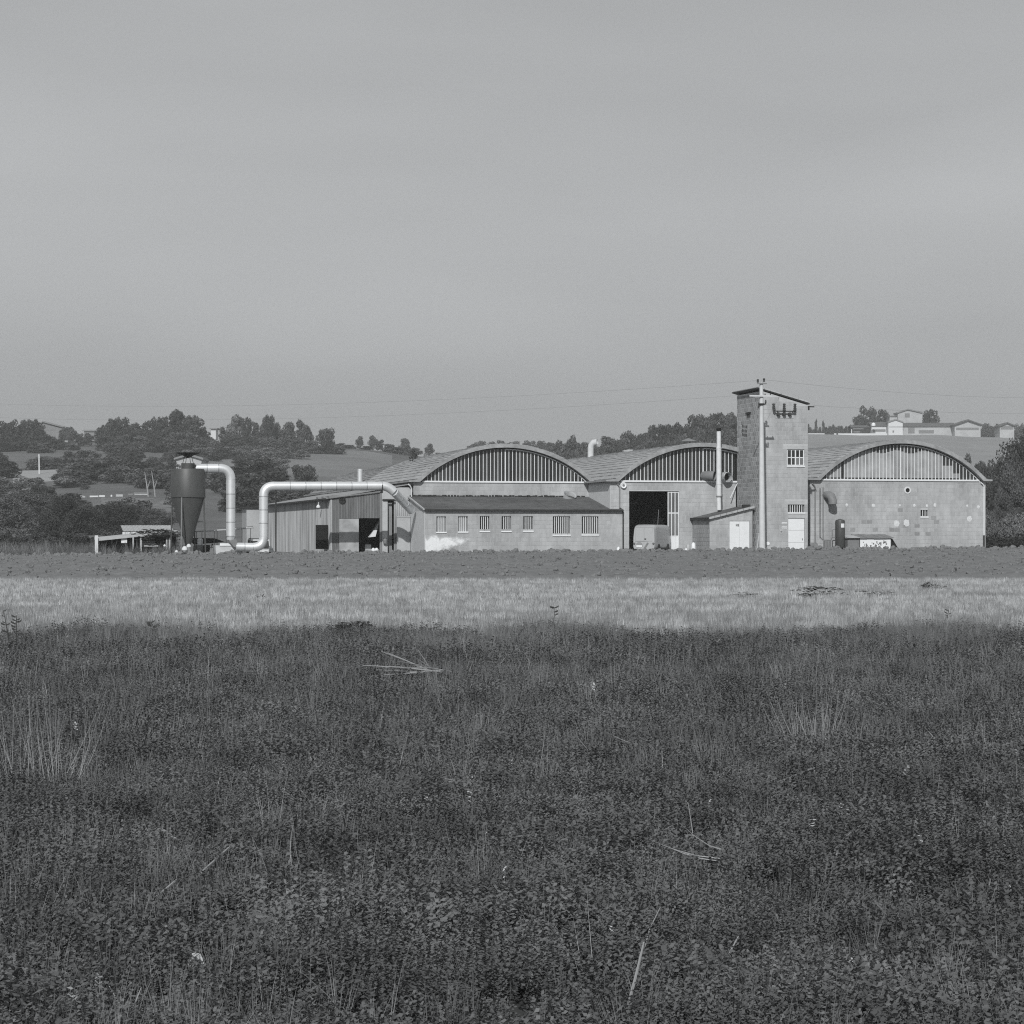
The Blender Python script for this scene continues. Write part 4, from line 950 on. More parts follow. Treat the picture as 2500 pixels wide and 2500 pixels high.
# --- small shed between doorway and tower
vs_ = -10.0
s0, s1 = U(1733, vs_), U(1837, vs_)
h0, h1 = Z(1733, 1266, vs_), Z(1837, 1240, vs_)
SH = thing("small_shed", "low block shed with sloping roof and white door beside the tower", "shed", ((s0 + s1) / 2, vs_, 0))
sd = (U(1781, vs_), U(1830, vs_), -1, Z(1805, 1272, vs_))
b = MB(); wall(b, s0, s1, -.6, h0, vs_, vs_ + .2, [sd]); b.prism([(s0, h0), (s1, h0), (s1, h1 - .08), (s0, h0 + .001)], vs_, vs_ + .2)
b.box(s0, s0 + .2, vs_ + .2, vm - .02, -.6, h0); b.box(s1 - .2, s1, vs_ + .2, vm - .02, -.6, h1 - .1); b.obj("wall", "mortar", SH)
used = [0]
blocks(SH, 'u', s0 + .01, s1 - .01, 0, h1, vs_, [sd], "block", 300, top=lambda u: h0 + (h1 - h0) * (u - s0) / (s1 - s0) - .05, used=used)
blocks(SH, 'v', vs_ + .02, vm - .04, 0, h0, s0, (), "block", 300, used=used)
sl = (h1 - h0) / (s1 - s0)
n = 8
b = MB()
for k in range(n):
    xa = s0 - .12 + (s1 - s0 + .2) * k / n; xb = xa + (s1 - s0 + .2) / n - .006; f_ = lambda x: h0 + (x - s0) * sl
    b.prism([(xa, f_(xa) + .0), (xa, f_(xa) + .09), (xb, f_(xb) + .09), (xb, f_(xb) + .0)], vs_ - .2, vm - .03)
rf = b.obj("roof", "felt", SH)
b = MB()
for k in range(n):
    xa = s0 - .12 + (s1 - s0 + .22) * k / n; xb = xa + (s1 - s0 + .2) / n - .03; b.prism([(xa, f_(xa) - .02), (xa, f_(xa) + .13), (xb, f_(xb) + .13), (xb, f_(xb) - .02)], vs_ - .26, vs_ - .205)
b.obj("verge_tile", "concrete", rf)
b = MB(); b.box(s0 - .2, s0 - .13, vs_ - .2, vm - .03, h0 - .10, h0 + .08); b.obj("gutter", "dark", rf)
u = U(1820, vs_ + 1.5); b = MB(); b.box(u - .25, u + .25, vs_ + 1, vs_ + 1.6, Z(1820, 1238, vs_), Z(1820, 1231, vs_)); b.obj("roof_box", "dark", rf)
b = MB(); b.box(sd[0] + .015, (sd[0] + sd[1]) / 2 - .004, vs_ + .03, vs_ + .08, -.2, sd[3] - .02); b.box((sd[0] + sd[1]) / 2 + .004, sd[1] - .015, vs_ + .03, vs_ + .08, -.2, sd[3] - .02); dr = b.obj("door", "door", SH)
b = MB(); xx = U(1797, vs_); zz = Z(1800, 1285, vs_)
for k, lt in enumerate("HB"):
    e = xx + k * .13; b.box(e, e + .03, vs_ + .018, vs_ + .028, zz, zz + .17); b.box(e + .07, e + .10, vs_ + .018, vs_ + .028, zz, zz + .17); b.box(e + .03, e + .07, vs_ + .019, vs_ + .027, zz + .07, zz + .1)
    if lt == "B": b.box(e + .03, e + .07, vs_ + .019, vs_ + .027, zz + .14, zz + .17); b.box(e + .03, e + .07, vs_ + .019, vs_ + .027, zz, zz + .03)
b.obj("lettering", "dark", dr)
# ------------------------------------------------------------------ corrugated lean-to left of the left hall
def corr(b, axis, c0, c1, z0, z1, face, pitch=.16, amp=.025, top=None, y2=None):
    n = max(2, int((c1 - c0) / pitch * 4)); vs = []
    for i in range(n + 1):
        c = c0 + (c1 - c0) * i / n; o = face + amp * math.sin(i * math.pi / 2); zt = top(c) if top else z1
        vs += [(c, o, z0), (c, o, zt)] if axis == 'u' else [(o, c, z0), (o, c, zt)]
    b.add(vs, [(2 * i, 2 * i + 2, 2 * i + 3, 2 * i + 1) for i in range(n)])
vl = 0.0
l0, l1 = U(806, vl), U(930, vl)
lz0, lz1 = Z(806, 1216, vl), Z(930, 1199, vl)
LT = thing("lean_to_shed", "long corrugated iron shed with open doorway, left of the left hall", "shed", ((l0 + l1) / 2, vl, 0))
q0, q1, qz = U(876, vl), U(928, vl), Z(900, 1265, vl)
ltop = lambda u: lz0 + (lz1 - lz0) * (u - l0) / (l1 - l0)
pnl = [(l0, U(828, vl), -.1, None), (U(828, vl), q0, Z(850, 1266, vl), None), (q0, q1 + .03, qz, None)]
for x0, x1, z0, _ in pnl:
    nsub = max(1, int(round((x1 - x0) / .9)))
    for k in range(nsub):
        xa, xb = x0 + (x1 - x0) * k / nsub, x0 + (x1 - x0) * (k + 1) / nsub
        b = MB(); corr(b, 'u', xa, xb + .02, z0, 0, vl + .004 * (k % 2), pitch=.11, top=ltop); b.obj("wall_sheet", "rust", LT)
ln = 46.0
for k in range(34):
    ya, yb = ln * k / 34, ln * (k + 1) / 34
    b = MB(); corr(b, 'v', vl + ya, vl + yb + .03, -.1, lz0 - .1, l0 - .005 * (k % 2), pitch=.16); b.obj("wall_sheet", "sheet", LT)
ue = U(930, vl)
b = MB()
for k in range(14):
    ya, yb = vl - .15 + (ln + .3) * k / 14, vl - .15 + (ln + .3) * (k + 1) / 14 - .02
    b.prism([(l0 - .3, lz0 - .06), (l0 - .3, lz0 - .02), (ue + 2.2, lz1 + .55), (ue + 2.2, lz1 + .50)], ya, yb)
rf = b.obj("roof", "roofband", LT)
b = MB(); b.box(l0 - .36, l0 - .305, vl - .1, vl + ln, lz0 - .13, lz0 - .01); b.obj("gutter", "dark", rf)
b = MB(); b.prism([(l0 - .05, lz0 - .04), (l0 - .05, lz0 + .04), (l1, lz1 + .02), (l1, lz1 - .06)], vl - .17, vl - .152); b.obj("verge_board", "mid", rf)
for k in range(5):
    v_ = 1.2 + k * 1.5; b = MB(); u = l0 + .3 + (k % 2) * .5; zz = lz0 + (u - l0) * .12 + .03; b.box(u - .2, u + .5, v_, v_ + 1.0, zz, zz + .12); b.obj("roof_slate", "mid", rf)
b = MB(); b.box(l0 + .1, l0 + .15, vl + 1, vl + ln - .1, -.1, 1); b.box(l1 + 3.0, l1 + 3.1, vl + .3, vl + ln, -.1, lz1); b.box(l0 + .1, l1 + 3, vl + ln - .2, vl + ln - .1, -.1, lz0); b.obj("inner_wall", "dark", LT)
b = MB(); b.box(l0 + .02, l0 + .12, vl - .04, vl + .06, -.1, lz0 - .1); b.obj("corner_post", "concrete", LT)
b = MB(); b.box(U(828, vl), q0 - .01, vl - .06, vl - .02, -.05, Z(850, 1266, vl) - .02); b.obj("sliding_door", mat("door_sheet", .34, var=.1, big=.25, bigscale=1.2), LT)
b = MB(); b.box(U(927, vl), U(932, vl), vl - .06, vl + .1, -.1, lz1 - .05); b.obj("door_post", "mid", LT)
u, z = U(835, vl), Z(835, 1221, vl); b = MB(); lathe_x(b, [(.24, -.04), (.25, -.12), (.20, -.12), (.19, -.05)], u, vl, z, 18)
for a in (0, 60, 120): b.box(u - .19, u + .19, vl - .08, vl - .07, z - .02, z + .02) if a == 0 else b.box(u - .02, u + .02, vl - .08, vl - .07, z - .19, z + .19)
single(b, "wall_fan", "dark", "round dark fan high on the corrugated gable", "fan", (u, vl, z))
vlm = V_(787, l0); zz = EYE + (HOR - 1236) / F * (O3.y + l0 * UV.y + vlm * VV.y)
b = MB(); b.tube([(l0 - .03, vlm, zz + .35), (l0 - .3, vlm, zz + .3), (l0 - .3, vlm, zz + .1)], .03, 6); b.lathe([(.04, zz + .12), (.16, zz - .02), (.14, zz - .12)], l0 - .3, vlm, 12)
single(b, "wall_lamp", "white", "small white lamp on the side of the corrugated shed", "lamp", (l0, vlm, zz))
# open door leaf swung out from the side wall
b = MB(); b.box(l0 - .95, l0 - .05, vl + .7, vl + .76, .35, 2.1); single(b, "door_leaf", "black", "dark door leaf standing open before the corrugated shed's side", "door", (l0 - .5, vl + .7, .35))
# things inside the doorway
b = MB(); u0_, u1_ = U(900, 1.5), U(925, 1.5)
b.prism([(u0_, 1.2), (u1_ - .3, 1.25), (u1_, 2.4), (u0_ + .45, 1.9)], 1.2, 1.9); single(b, "tarpaulin", "white", "pale folded tarpaulin inside the corrugated shed's doorway", "tarpaulin", (u0_, 1.2, 1.2))
b = MB(); u = U(899, .6); b.box(u - .22, u + .22, .6, 1.0, -.1, .62); b.box(u - .20, u + .20, .62, .98, .62, .68); single(b, "white_drum", "concrete", "pale square box on the floor of the corrugated shed's doorway", "box", (u, .6, 0))
for k, px in enumerate((912, 920)):
    u = U(px, .4); b = MB(); b.lathe([(.12, -.1), (.16, .0), (.16, .3), (.09, .4), (.05, .43)], u, .5, 12); single(b, "white_canister", "white", ("left" if k == 0 else "right") + " one of two pale canisters in the shed doorway", "canister", (u, .5, 0))
# front-lit pieces between the shed and the wing
PZ = thing("porch", "pale pillar and boarded porch between the corrugated shed and the low wing", "porch", (U(960, 0), 0, 0))
zt = Z(945, 1226, 0)
b = MB(); b.box(U(932.5, 0), U(945.5, 0), -.15, .25, -.2, Z(939, 1222, 0)); b.obj("pillar", "concrete", PZ)
b = MB(); b.box(U(931, 0), U(1004, 0), -.05, .5, Z(965, 1220, 0), Z(965, 1190, 0)); b.obj("upper_wall", "render_", PZ)
b = MB(); b.box(U(933, 0), U(962, 0), -.3, -.16, Z(945, 1221.5, 0), Z(945, 1218.5, 0)); b.obj("lintel", "dark", PZ)
for k in range(3):
    xa = U(947, .3) + k * .1; b = MB(); b.box(xa, xa + .09, .30, .34, -.1, zt); b.obj("board", "sheet", PZ)
b = MB(); b.box(U(955, .5), U(961.5, .5), .6, .7, -.1, zt); b.obj("dark_gap", "black", PZ)
b = MB(); corr(b, 'u', U(961.5, .1), U(1003, .1), -.1, Z(980, 1220, 0), .1, pitch=.14); b.obj("wall_sheet", "sheet", PZ)
b = MB(); b.box(U(969, -.5), U(1001, -.5), -.55, -.4, -.1, Z(985, 1262, -.5)); b.obj("low_wall", "render_", PZ)
b = MB(); b.box(U(968, -.5), U(1001.5, -.5), -.6, -.35, Z(985, 1262, -.5), Z(985, 1260, -.5)); b.obj("coping", "concrete", PZ)
b = MB(); b.lathe([(.14, .75), (.16, 1.0), (.10, 1.15)], U(940, -.3), -.32, 12); o = single(b, "hanging_bag", "mid", "grey bag hanging on the pale pillar", "bag", (U(940, 0), -.3, .8))
# pale end block of the yard wall seen left of the duct
ve = 44.0
b = MB(); x0, x1 = U(602, ve), U(652, ve); zt = Z(620, 1240, ve)
b.box(x0, x1, ve, ve + 4, -.3, zt); o = single(b, "store_block", "render_", "pale plain store at the far end of the corrugated shed", "store", ((x0 + x1) / 2, ve, 0)); o["_b"] = ((x0 + x1) / 2, ve, 0)
b = MB(); b.box(x0 - .25, x1 + .3, ve - .25, ve + 4.2, zt, zt + .12); b.obj("roof", "dark", o, off=((x0 + x1) / 2, ve, 0))

# ------------------------------------------------------------------ dust extraction: silo and ducts
vd = -5.0
def P3(px, py, v): 
    u, z = S(px, py, v); return (u, v, z)
def elbow(p0, c, p1, n=7):
    p0, c, p1 = Vector(p0), Vector(c), Vector(p1)
    return [(p0.lerp(c, t)).lerp(c.lerp(p1, t), t) for t in np.linspace(0, 1, n)]
def run(parent, pts, r, sections=1, name="duct_section"):
    a, c = Vector(pts[0]), Vector(pts[-1])
    for k in range(sections):
        p, q = a.lerp(c, k / sections), a.lerp(c, (k + 1) / sections)
        b = MB(); b.tube([p, q], r, 20); b.obj(name, "galv", parent, smooth=True)
        b = MB(); dd_ = (q - p).normalized() * .035; b.tube([q - dd_, q + dd_], r + .012, 20); b.obj("joint", "galvband", parent, smooth=True)
R_ = .315
D1 = thing("duct", "bright metal duct bending from the silo top down to the fan", "duct", P3(563, 1345, vd)[:2] + (0,))
pa, pb_ = P3(477, 1143.3, vd), P3(533, 1143.3, vd); pc_ = P3(563.5, 1143.3, vd); pe = P3(563.5, 1172, vd); pf = P3(563.5, 1309, vd)
run(D1, [pa, pb_], R_, 2)
b = MB(); b.tube(elbow(pb_, pc_, pe, 10), R_ * 1.02, 20); b.obj("elbow", "galv", D1, smooth=True)
run(D1, [pe, pf], R_ * 1.02, 4)
b = MB(); b.tube([pf, P3(562, 1319, vd)], [R_, .26], 14); b.obj("reducer", "galv", D1, smooth=True)
D2 = thing("duct", "long bright metal duct rising from the fan and running level to the low wing", "duct", P3(640, 1345, vd)[:2] + (0,))
k0 = P3(576, 1335, vd); k1 = P3(618, 1336, vd); k2 = P3(643.5, 1336, vd); k3 = P3(643.5, 1310, vd); k4 = P3(643.5, 1212, vd); k5 = P3(643.5, 1186.5, vd); k6 = P3(670, 1187, vd); k7 = P3(932, 1186.5, vd); k8 = P3(948, 1186.5, vd); k9 = P3(962, 1201, vd)
ke = P3(1003, 1245, vd + 2.0)
run(D2, [k0, k1], R_ * .95, 2)
b = MB(); b.tube(elbow(k1, k2, k3, 10), R_, 20); b.obj("elbow", "galv", D2, smooth=True)
run(D2, [k3, k4], R_ * 1.02, 3)
b = MB(); b.tube(elbow(k4, k5, k6, 10), R_ * 1.02, 20); b.obj("elbow", "galv", D2, smooth=True)
run(D2, [k6, k7], R_, 7)
b = MB(); b.tube(elbow(k7, k8, k9, 8), R_, 20); b.obj("elbow", "galv", D2, smooth=True)
run(D2, [k9, ke], R_ * .95, 3)
b = MB(); pp = P3(673.5, 1192, vd); b.tube([(pp[0], vd, -.1), (pp[0], vd, pp[2] - .28)], .05, 8); b.tube([(pp[0], vd, pp[2] - .35), (pp[0], vd, pp[2] - .2)], .11, 8); b.obj("support_post", "dark", D2)
b = MB(); pp = P3(932, 1192, vd); b.box(pp[0] - .03, pp[0] + .03, vd - .35, vd + .35, pp[2] - .35, pp[2] + .25); b.obj("hanger", "dark", D2)
b = MB(); b.tube([P3(571, 1316, vd), P3(580, 1338, vd)], .20, 4); b.prism([(P3(556, 1318, vd)[0], P3(0, 1318, vd)[2]), (P3(572, 1318, vd)[0], P3(0, 1318, vd)[2]), (P3(584, 1340, vd)[0], P3(0, 1340, vd)[2]), (P3(570, 1336, vd)[0], P3(0, 1336, vd)[2])], vd - .25, vd + .25)
single(b, "fan_housing", "mid", "dark slanting fan housing under the first duct", "fan", P3(570, 1330, vd)[:2] + (0,))
b = MB(); x0, x1 = U(525, vd + .6), U(591, vd + .6); z1 = Z(558, 1332, vd)
b.prism([(x0 + .05, -.2), (x1 - .12, -.2), (x1, z1 - .05), (x1 - .4, z1), (x0, z1 + .02)], vd + .3, vd + 1.6)
o = single(b, "dust_bin", mat("bin_paint", .52, var=.08, big=.1, bigscale=1.5), "wide pale metal bin under the fan housing", "bin", ((x0 + x1) / 2, vd + .6, 0)); o["_b"] = ((x0 + x1) / 2, vd + .6, 0)
b = MB(); b.box(x0 + .3, x1 - .7, vd + .24, vd + .296, z1 - .02, z1 + .16); b.obj("lid_rim", "white", o, off=o["_b"])

uc, vc = U(459.7, vd), vd + .2
def zc_(py): return Z(460, py, vc)
SI = thing("dust_silo", "dark steel dust silo with cone bottom and inverted cone cap", "silo", (uc, vc, 0))
rb = 40.2 / 33.8
def shell(name, prof, n=32, mn="silo"):
    b = MB(); b.lathe(prof, uc, vc, n); return b.obj(name, mn, SI, smooth=True)
shell("body", [(rb, zc_(1213)), (rb, zc_(1147)), (rb * .97, zc_(1145))])
shell("band", [(rb + .03, zc_(1214.5)), (rb + .03, zc_(1211.5))])
shell("cone", [(.17, zc_(1334)), (rb * .97, zc_(1215)), (rb * .97, zc_(1213.5))])
shell("neck", [(.47, zc_(1145)), (.47, zc_(1131))])
b = MB(); b.box(uc + .40, uc + .52, vc - .5, vc + .2, zc_(1151), zc_(1135)); b.obj("inlet_flange", "dark", SI)
shell("rain_cap", [(.04, zc_(1118.5)), (.35, zc_(1112.5)), (.86, zc_(1106)), (.86, zc_(1105)), (.02, zc_(1104))], mn="dark")
for a in (20, 110, 200, 290):
    x, y = uc + .40 * math.cos(math.radians(a)), vc + .40 * math.sin(math.radians(a)); b = MB(); b.tube([(x, y, zc_(1131)), (uc + (x - uc) * .62, vc + (y - vc) * .62, zc_(1113))], .02, 5); b.obj("cap_strut", "dark", SI)
for a, mn_ in ((64, "silo"), (154, "silo"), (244, "mid"), (334, "silo")):
    x, y = uc + rb * .97 * math.cos(math.radians(a)), vc + rb * .97 * math.sin(math.radians(a)); xb_ = uc + (x - uc) * 1.12; yb_ = vc + (y - vc) * 1.12
    b = MB(); b.tube([(xb_, yb_, -.3), (x, y, zc_(1214))], .05, 6); b.obj("leg", mn_, SI)
b = MB(); b.tube([(uc - rb, vc, zc_(1300)), (uc + rb, vc, zc_(1296))], .03, 6); b.obj("brace", "silo", SI)
# canopy rail on thin posts
vk = vd + 2.4
T = thing("pipe_canopy", "light pipe rail on thin posts running behind the silo legs", "rail", P3(530, 1350, vk)[:2] + (0,))
b = MB(); b.tube([P3(441, 1299, vk), P3(500, 1296.5, vk), P3(560, 1293, vk), P3(620, 1287.5, vk)], .055, 8); b.obj("rail", "concrete", T)
b = MB(); b.tube([P3(604, 1286.5, vk), P3(618, 1285.5, vk)], .05, 6); b.obj("rail_end", "mid", T)
for px, top in ((461.5, 1298), (480, 1298), (493, 1297.5), (523, 1296), (530, 1295.5), (552, 1294), (591, 1291), (612, 1289)):
    b = MB(); u, z = S(px, top, vk); b.tube([(u, vk, -.1), (u, vk, z)], .02 if px != 461.5 else .03, 6); b.obj("post", "concrete" if px == 461.5 else "dark", T)
b = MB(); x0, x1 = U(470, -1), U(548, -1); z0, z1 = Z(500, 1329, -1), Z(500, 1314, -1)
b.prism([(x0 + .15, z0), (x1 - .6, z0 + .1), (x1, z1 - .25), (x1 - .7, z1), (x0 + .1, z1 + .02), (x0, z1 - .2)], -1, .3); b.box(x0 + .4, x0 + .5, -.9, -.8, -.1, z0); b.box(x1 - .9, x1 - .8, -.9, -.8, -.1, z0 + .05)
single(b, "covered_trailer", "black", "black tarpaulin-covered trailer behind the silo cone", "trailer", ((x0 + x1) / 2, -1, 0))
b = MB(); u = U(488.5, -2); b.lathe([(.17, Z(488, 1331, -2)), (.19, Z(488, 1330, -2)), (.19, Z(488, 1317, -2)), (.12, Z(488, 1314.5, -2))], u, -2, 12); single(b, "white_drum", "white", "white upright canister standing on the barrel right of the silo cone", "canister", (u, -2, Z(488, 1331, -2)))
for px, r, lb, mn_ in ((485, .36, "rounded dark barrel under the white canister", "mid"), (504.5, .27, "black barrel right of the rounded one", "black")):
    u = U(px, -2.2 if px < 490 else -2); v_ = -2.0; z1 = Z(px, 1330, v_); b = MB(); b.lathe([(r * .8, -.1), (r, .15), (r * 1.03, z1 * .5), (r, z1 - .12), (r * .8, z1)], u, v_, 18); single(b, "barrel", mn_, lb, "barrel", (u, v_, 0), smooth=True)
for px, py, r, lb in ((451, 1340, .20, "larger of the white sacks under the silo"), (461, 1333, .16, "white sack leaning over the larger one under the silo"), (431, 1347, .12, "small white sack left of the silo legs"), (402, 1332, .09, "white rag on the heap left of the silo")):
    u, z = S(px, py, vd - 1.2); b = MB(); 
    b.lathe([(r * .5, z - r), (r, z - r * .4), (r * .95, z + r * .3), (r * .4, z + r * .9)], u, vd - 1.2, 10)
    o = single(b, "white_sack", "plaster", lb, "sack", (u, vd - 1.2, z - r), smooth=True)
# dark junk by the bin
b = MB()
for k in range(7): 
    u = U(513 + k * 1.7, -3.2); b.box(u, u + .05, -3.2, -3.1, -.1, rnd.uniform(.3, .75)); b.box(u - .1, u + .14, -3.15, -3.08, .15 + k * .08, .2 + k * .08)
single(b, "scrap_rack", "mid", "small rack of scrap left of the pale bin", "scrap", (U(519, -3.2), -3.2, 0))

# small car behind the second riser
def car():
    vq = vd + 2.6; u = U(639.5, vq); W2 = .80
    t = thing("parked_car", "small pale car facing us behind the bottom of the riser duct", "car", (u, vq, 0)); t.location.z -= .1
    zt, zb_ = Z(640, 1313, vq), Z(640, 1335, vq)
    b = MB(); L_ = 3.6
    b.prismx([(vq, .28), (vq - .04, .5), (vq, zb_ - .12), (vq + .12, zb_), (vq + 1.0, zb_ + .05), (vq + L_, zb_ + .03), (vq + L_ + .03, .5), (vq + L_, .28)], u - W2, u + W2); b.obj("body", "carwhite", t)
    b = MB(); b.prismx([(vq + .95, zb_ + .04), (vq + 1.45, zt - .03), (vq + 1.65, zt), (vq + 3.0, zt), (vq + 3.4, zb_ + .02)], u - W2 * .86, u + W2 * .86); b.obj("cabin", "carwhite", t)
    s = (zt - zb_ - .07) / .5
    b = MB(); b.prismx([(vq + .985, zb_ + .12), (vq + 1.36, zt - .12), (vq + 1.37, zt - .14), (vq + 1.0, zb_ + .08)], u - W2 * .78, u + W2 * .78); b.obj("windscreen", "glass", t)
    for sx in (-1, 1):
        b = MB(); b.box(*sorted((u + sx * W2 * .86, u + sx * (W2 * .86 + .012))), vq + 1.5, vq + 2.9, zb_ + .1, zt - .08); b.obj("side_window", "glass", t)
        b = MB(); lathe_x(b, [(.10, 0), (.10, -.05), (.08, -.06)], u + sx * W2 * .74, vq - .03, .62, 12); b.obj("headlight", "white", t)
        for y in (vq + .6, vq + 2.9):
            b = MB(); vs0 = u + sx * (W2 - .1); n = 14
            vs = [(vs0 + dx, y + .28 * math.cos(2 * math.pi * j / n), .22 + .28 * math.sin(2 * math.pi * j / n)) for dx in (-.09, .1) for j in range(n)]
            b.add(vs, [tuple(range(n)), tuple(range(2 * n - 1, n - 1, -1))] + [(j, j + n, (j + 1) % n + n, (j + 1) % n) for j in range(n)]); b.obj("wheel", "rubber", t)
    b = MB(); b.box(u - W2 * .6, u + W2 * .6, vq - .06, vq - .03, .52, .66); b.obj("grille", "dark", t)
    b = MB(); b.box(u - W2 - .02, u + W2 + .02, vq - .14, vq - .05, .28, .40); b.obj("bumper", "frame", t)
    b = MB()
    for k in range(4): b.box(u - W2 * .8, u + W2 * .8, vq + 1.7 + k * .35, vq + 1.74 + k * .35, zt + .03, zt + .07)
    b.box(u - W2 * .8, u - W2 * .8 + .04, vq + 1.6, vq + 2.9, zt - .0, zt + .06); b.box(u + W2 * .8 - .04, u + W2 * .8, vq + 1.6, vq + 2.9, zt - .0, zt + .06); b.obj("roof_rack", "dark", t)
car()

# ------------------------------------------------------------------ low shelters at the far left
vx = -2.0
SL = thing("open_shelter", "low open shelter with a pale edge beam and a dark heap on its roof", "shelter", P3(300, 1345, vx)[:2] + (0,))
b = MB(); p, q = P3(234, 1317, vx), P3(330, 1307, vx); q2 = P3(438, 1299, vx)
for (a_, c_) in ((p, q), (q, q2)):
    b.add([(a_[0], vx, a_[2] - .12), (c_[0], vx, c_[2] - .12), (c_[0], vx, c_[2] + .05), (a_[0], vx, a_[2] + .05), (a_[0], vx + 3, a_[2] - .02), (c_[0], vx + 3, c_[2] - .02), (c_[0], vx + 3, c_[2] + .14), (a_[0], vx + 3, a_[2] + .14)],
          [(0, 1, 2, 3), (4, 7, 6, 5), (3, 2, 6, 7), (0, 4, 5, 1), (1, 5, 6, 2), (0, 3, 7, 4)])
b.obj("roof", "concrete", SL)
for px, top, wd in ((235.5, 1307, .11), (325, 1310, .05), (344, 1312, .06), (407, 1303, .05), (414, 1303, .06)):
    u, z = S(px, top, vx - .1); b = MB(); b.box(u - wd, u + wd, vx - .15, vx - .02, -.2, z); b.obj("post", "plaster" if px < 300 else "plank", SL)
b = MB(); b.box(p[0] + .3, q2[0], vx + 2.9, vx + 3.0, -.1, q[2] - .1); b.obj("back_wall", "dark", SL)
me = leafmesh("brushwood_heap", 55, 1500, .03, 18, "brush"); o = bpy.data.objects.new("brushwood_heap", me); COL.objects.link(o)
pp = P3(392, 1306, vx); o.matrix_world = SITE @ Matrix.Translation(Vector((pp[0], vx + .2, pp[2] - .45))) @ Matrix.Diagonal((4.4, 1.6, .95, 1)); tag(o, "dark heap of brushwood over the shelter roof left of the silo", "brushwood")
for k in range(4):
    u0_, z = S(343, 1316 + k * 5, vx + .3); u1_ = U(374 + k * 4, vx + .3); b = MB(); b.box(u0_, u1_, vx + .3, vx + .9, z - .10, z); single(b, "board_pile", "plank", ("topmost", "second", "third", "lowest")[k] + " pale board of the stack under the shelter", "board", ((u0_ + u1_) / 2, vx + .3, z))
u, z = S(303, 1318, vx + .2); b = MB(); b.box(u - .2, u + .2, vx + .2, vx + .6, z - .22, z + .2); single(b, "white_box", "white", "white box hanging under the shelter's roof edge", "box", (u, vx + .2, z))
vy = 6.0
CS = thing("corrugated_shed", "small shed with pale corrugated roof and front behind the open shelter", "shed", P3(360, 1345, vy)[:2] + (0,))
xa, xb = U(300, vy), U(424, vy); z0, z1 = Z(360, 1297, vy), Z(360, 1284, vy + 3)
for k in range(9):
    x0, x1 = xa + (xb - xa) * k / 9, xa + (xb - xa) * (k + 1) / 9 + .02; b = MB(); n = 16; vs = []
    for i in range(n + 1):
        x = x0 + (x1 - x0) * i / n; o_ = .02 * math.sin(i * math.pi / 2) + .004 * (k % 2); vs += [(x, vy - .2, z0 + o_), (x, vy + 3.4, z1 + .05 + o_)]
    b.add(vs, [(2 * i, 2 * i + 1, 2 * i + 3, 2 * i + 2) for i in range(n)]); b.obj("roof_sheet", "render_", CS)
for k in range(6):
    x0, x1 = U(298, vy) + (U(372, vy) - U(298, vy)) * k / 6, U(298, vy) + (U(372, vy) - U(298, vy)) * (k + 1) / 6
    b = MB(); corr(b, 'u', x0, x1, Z(330, 1313, vy), z0 - .05, vy - .25 - .004 * (k % 2), pitch=.22, amp=.04); b.obj("front_sheet", "plaster", CS)
b = MB(); b.box(xa + .1, xb - .1, vy, vy + 3.2, -.2, z0 - .1); b.obj("wall", "dark", CS)

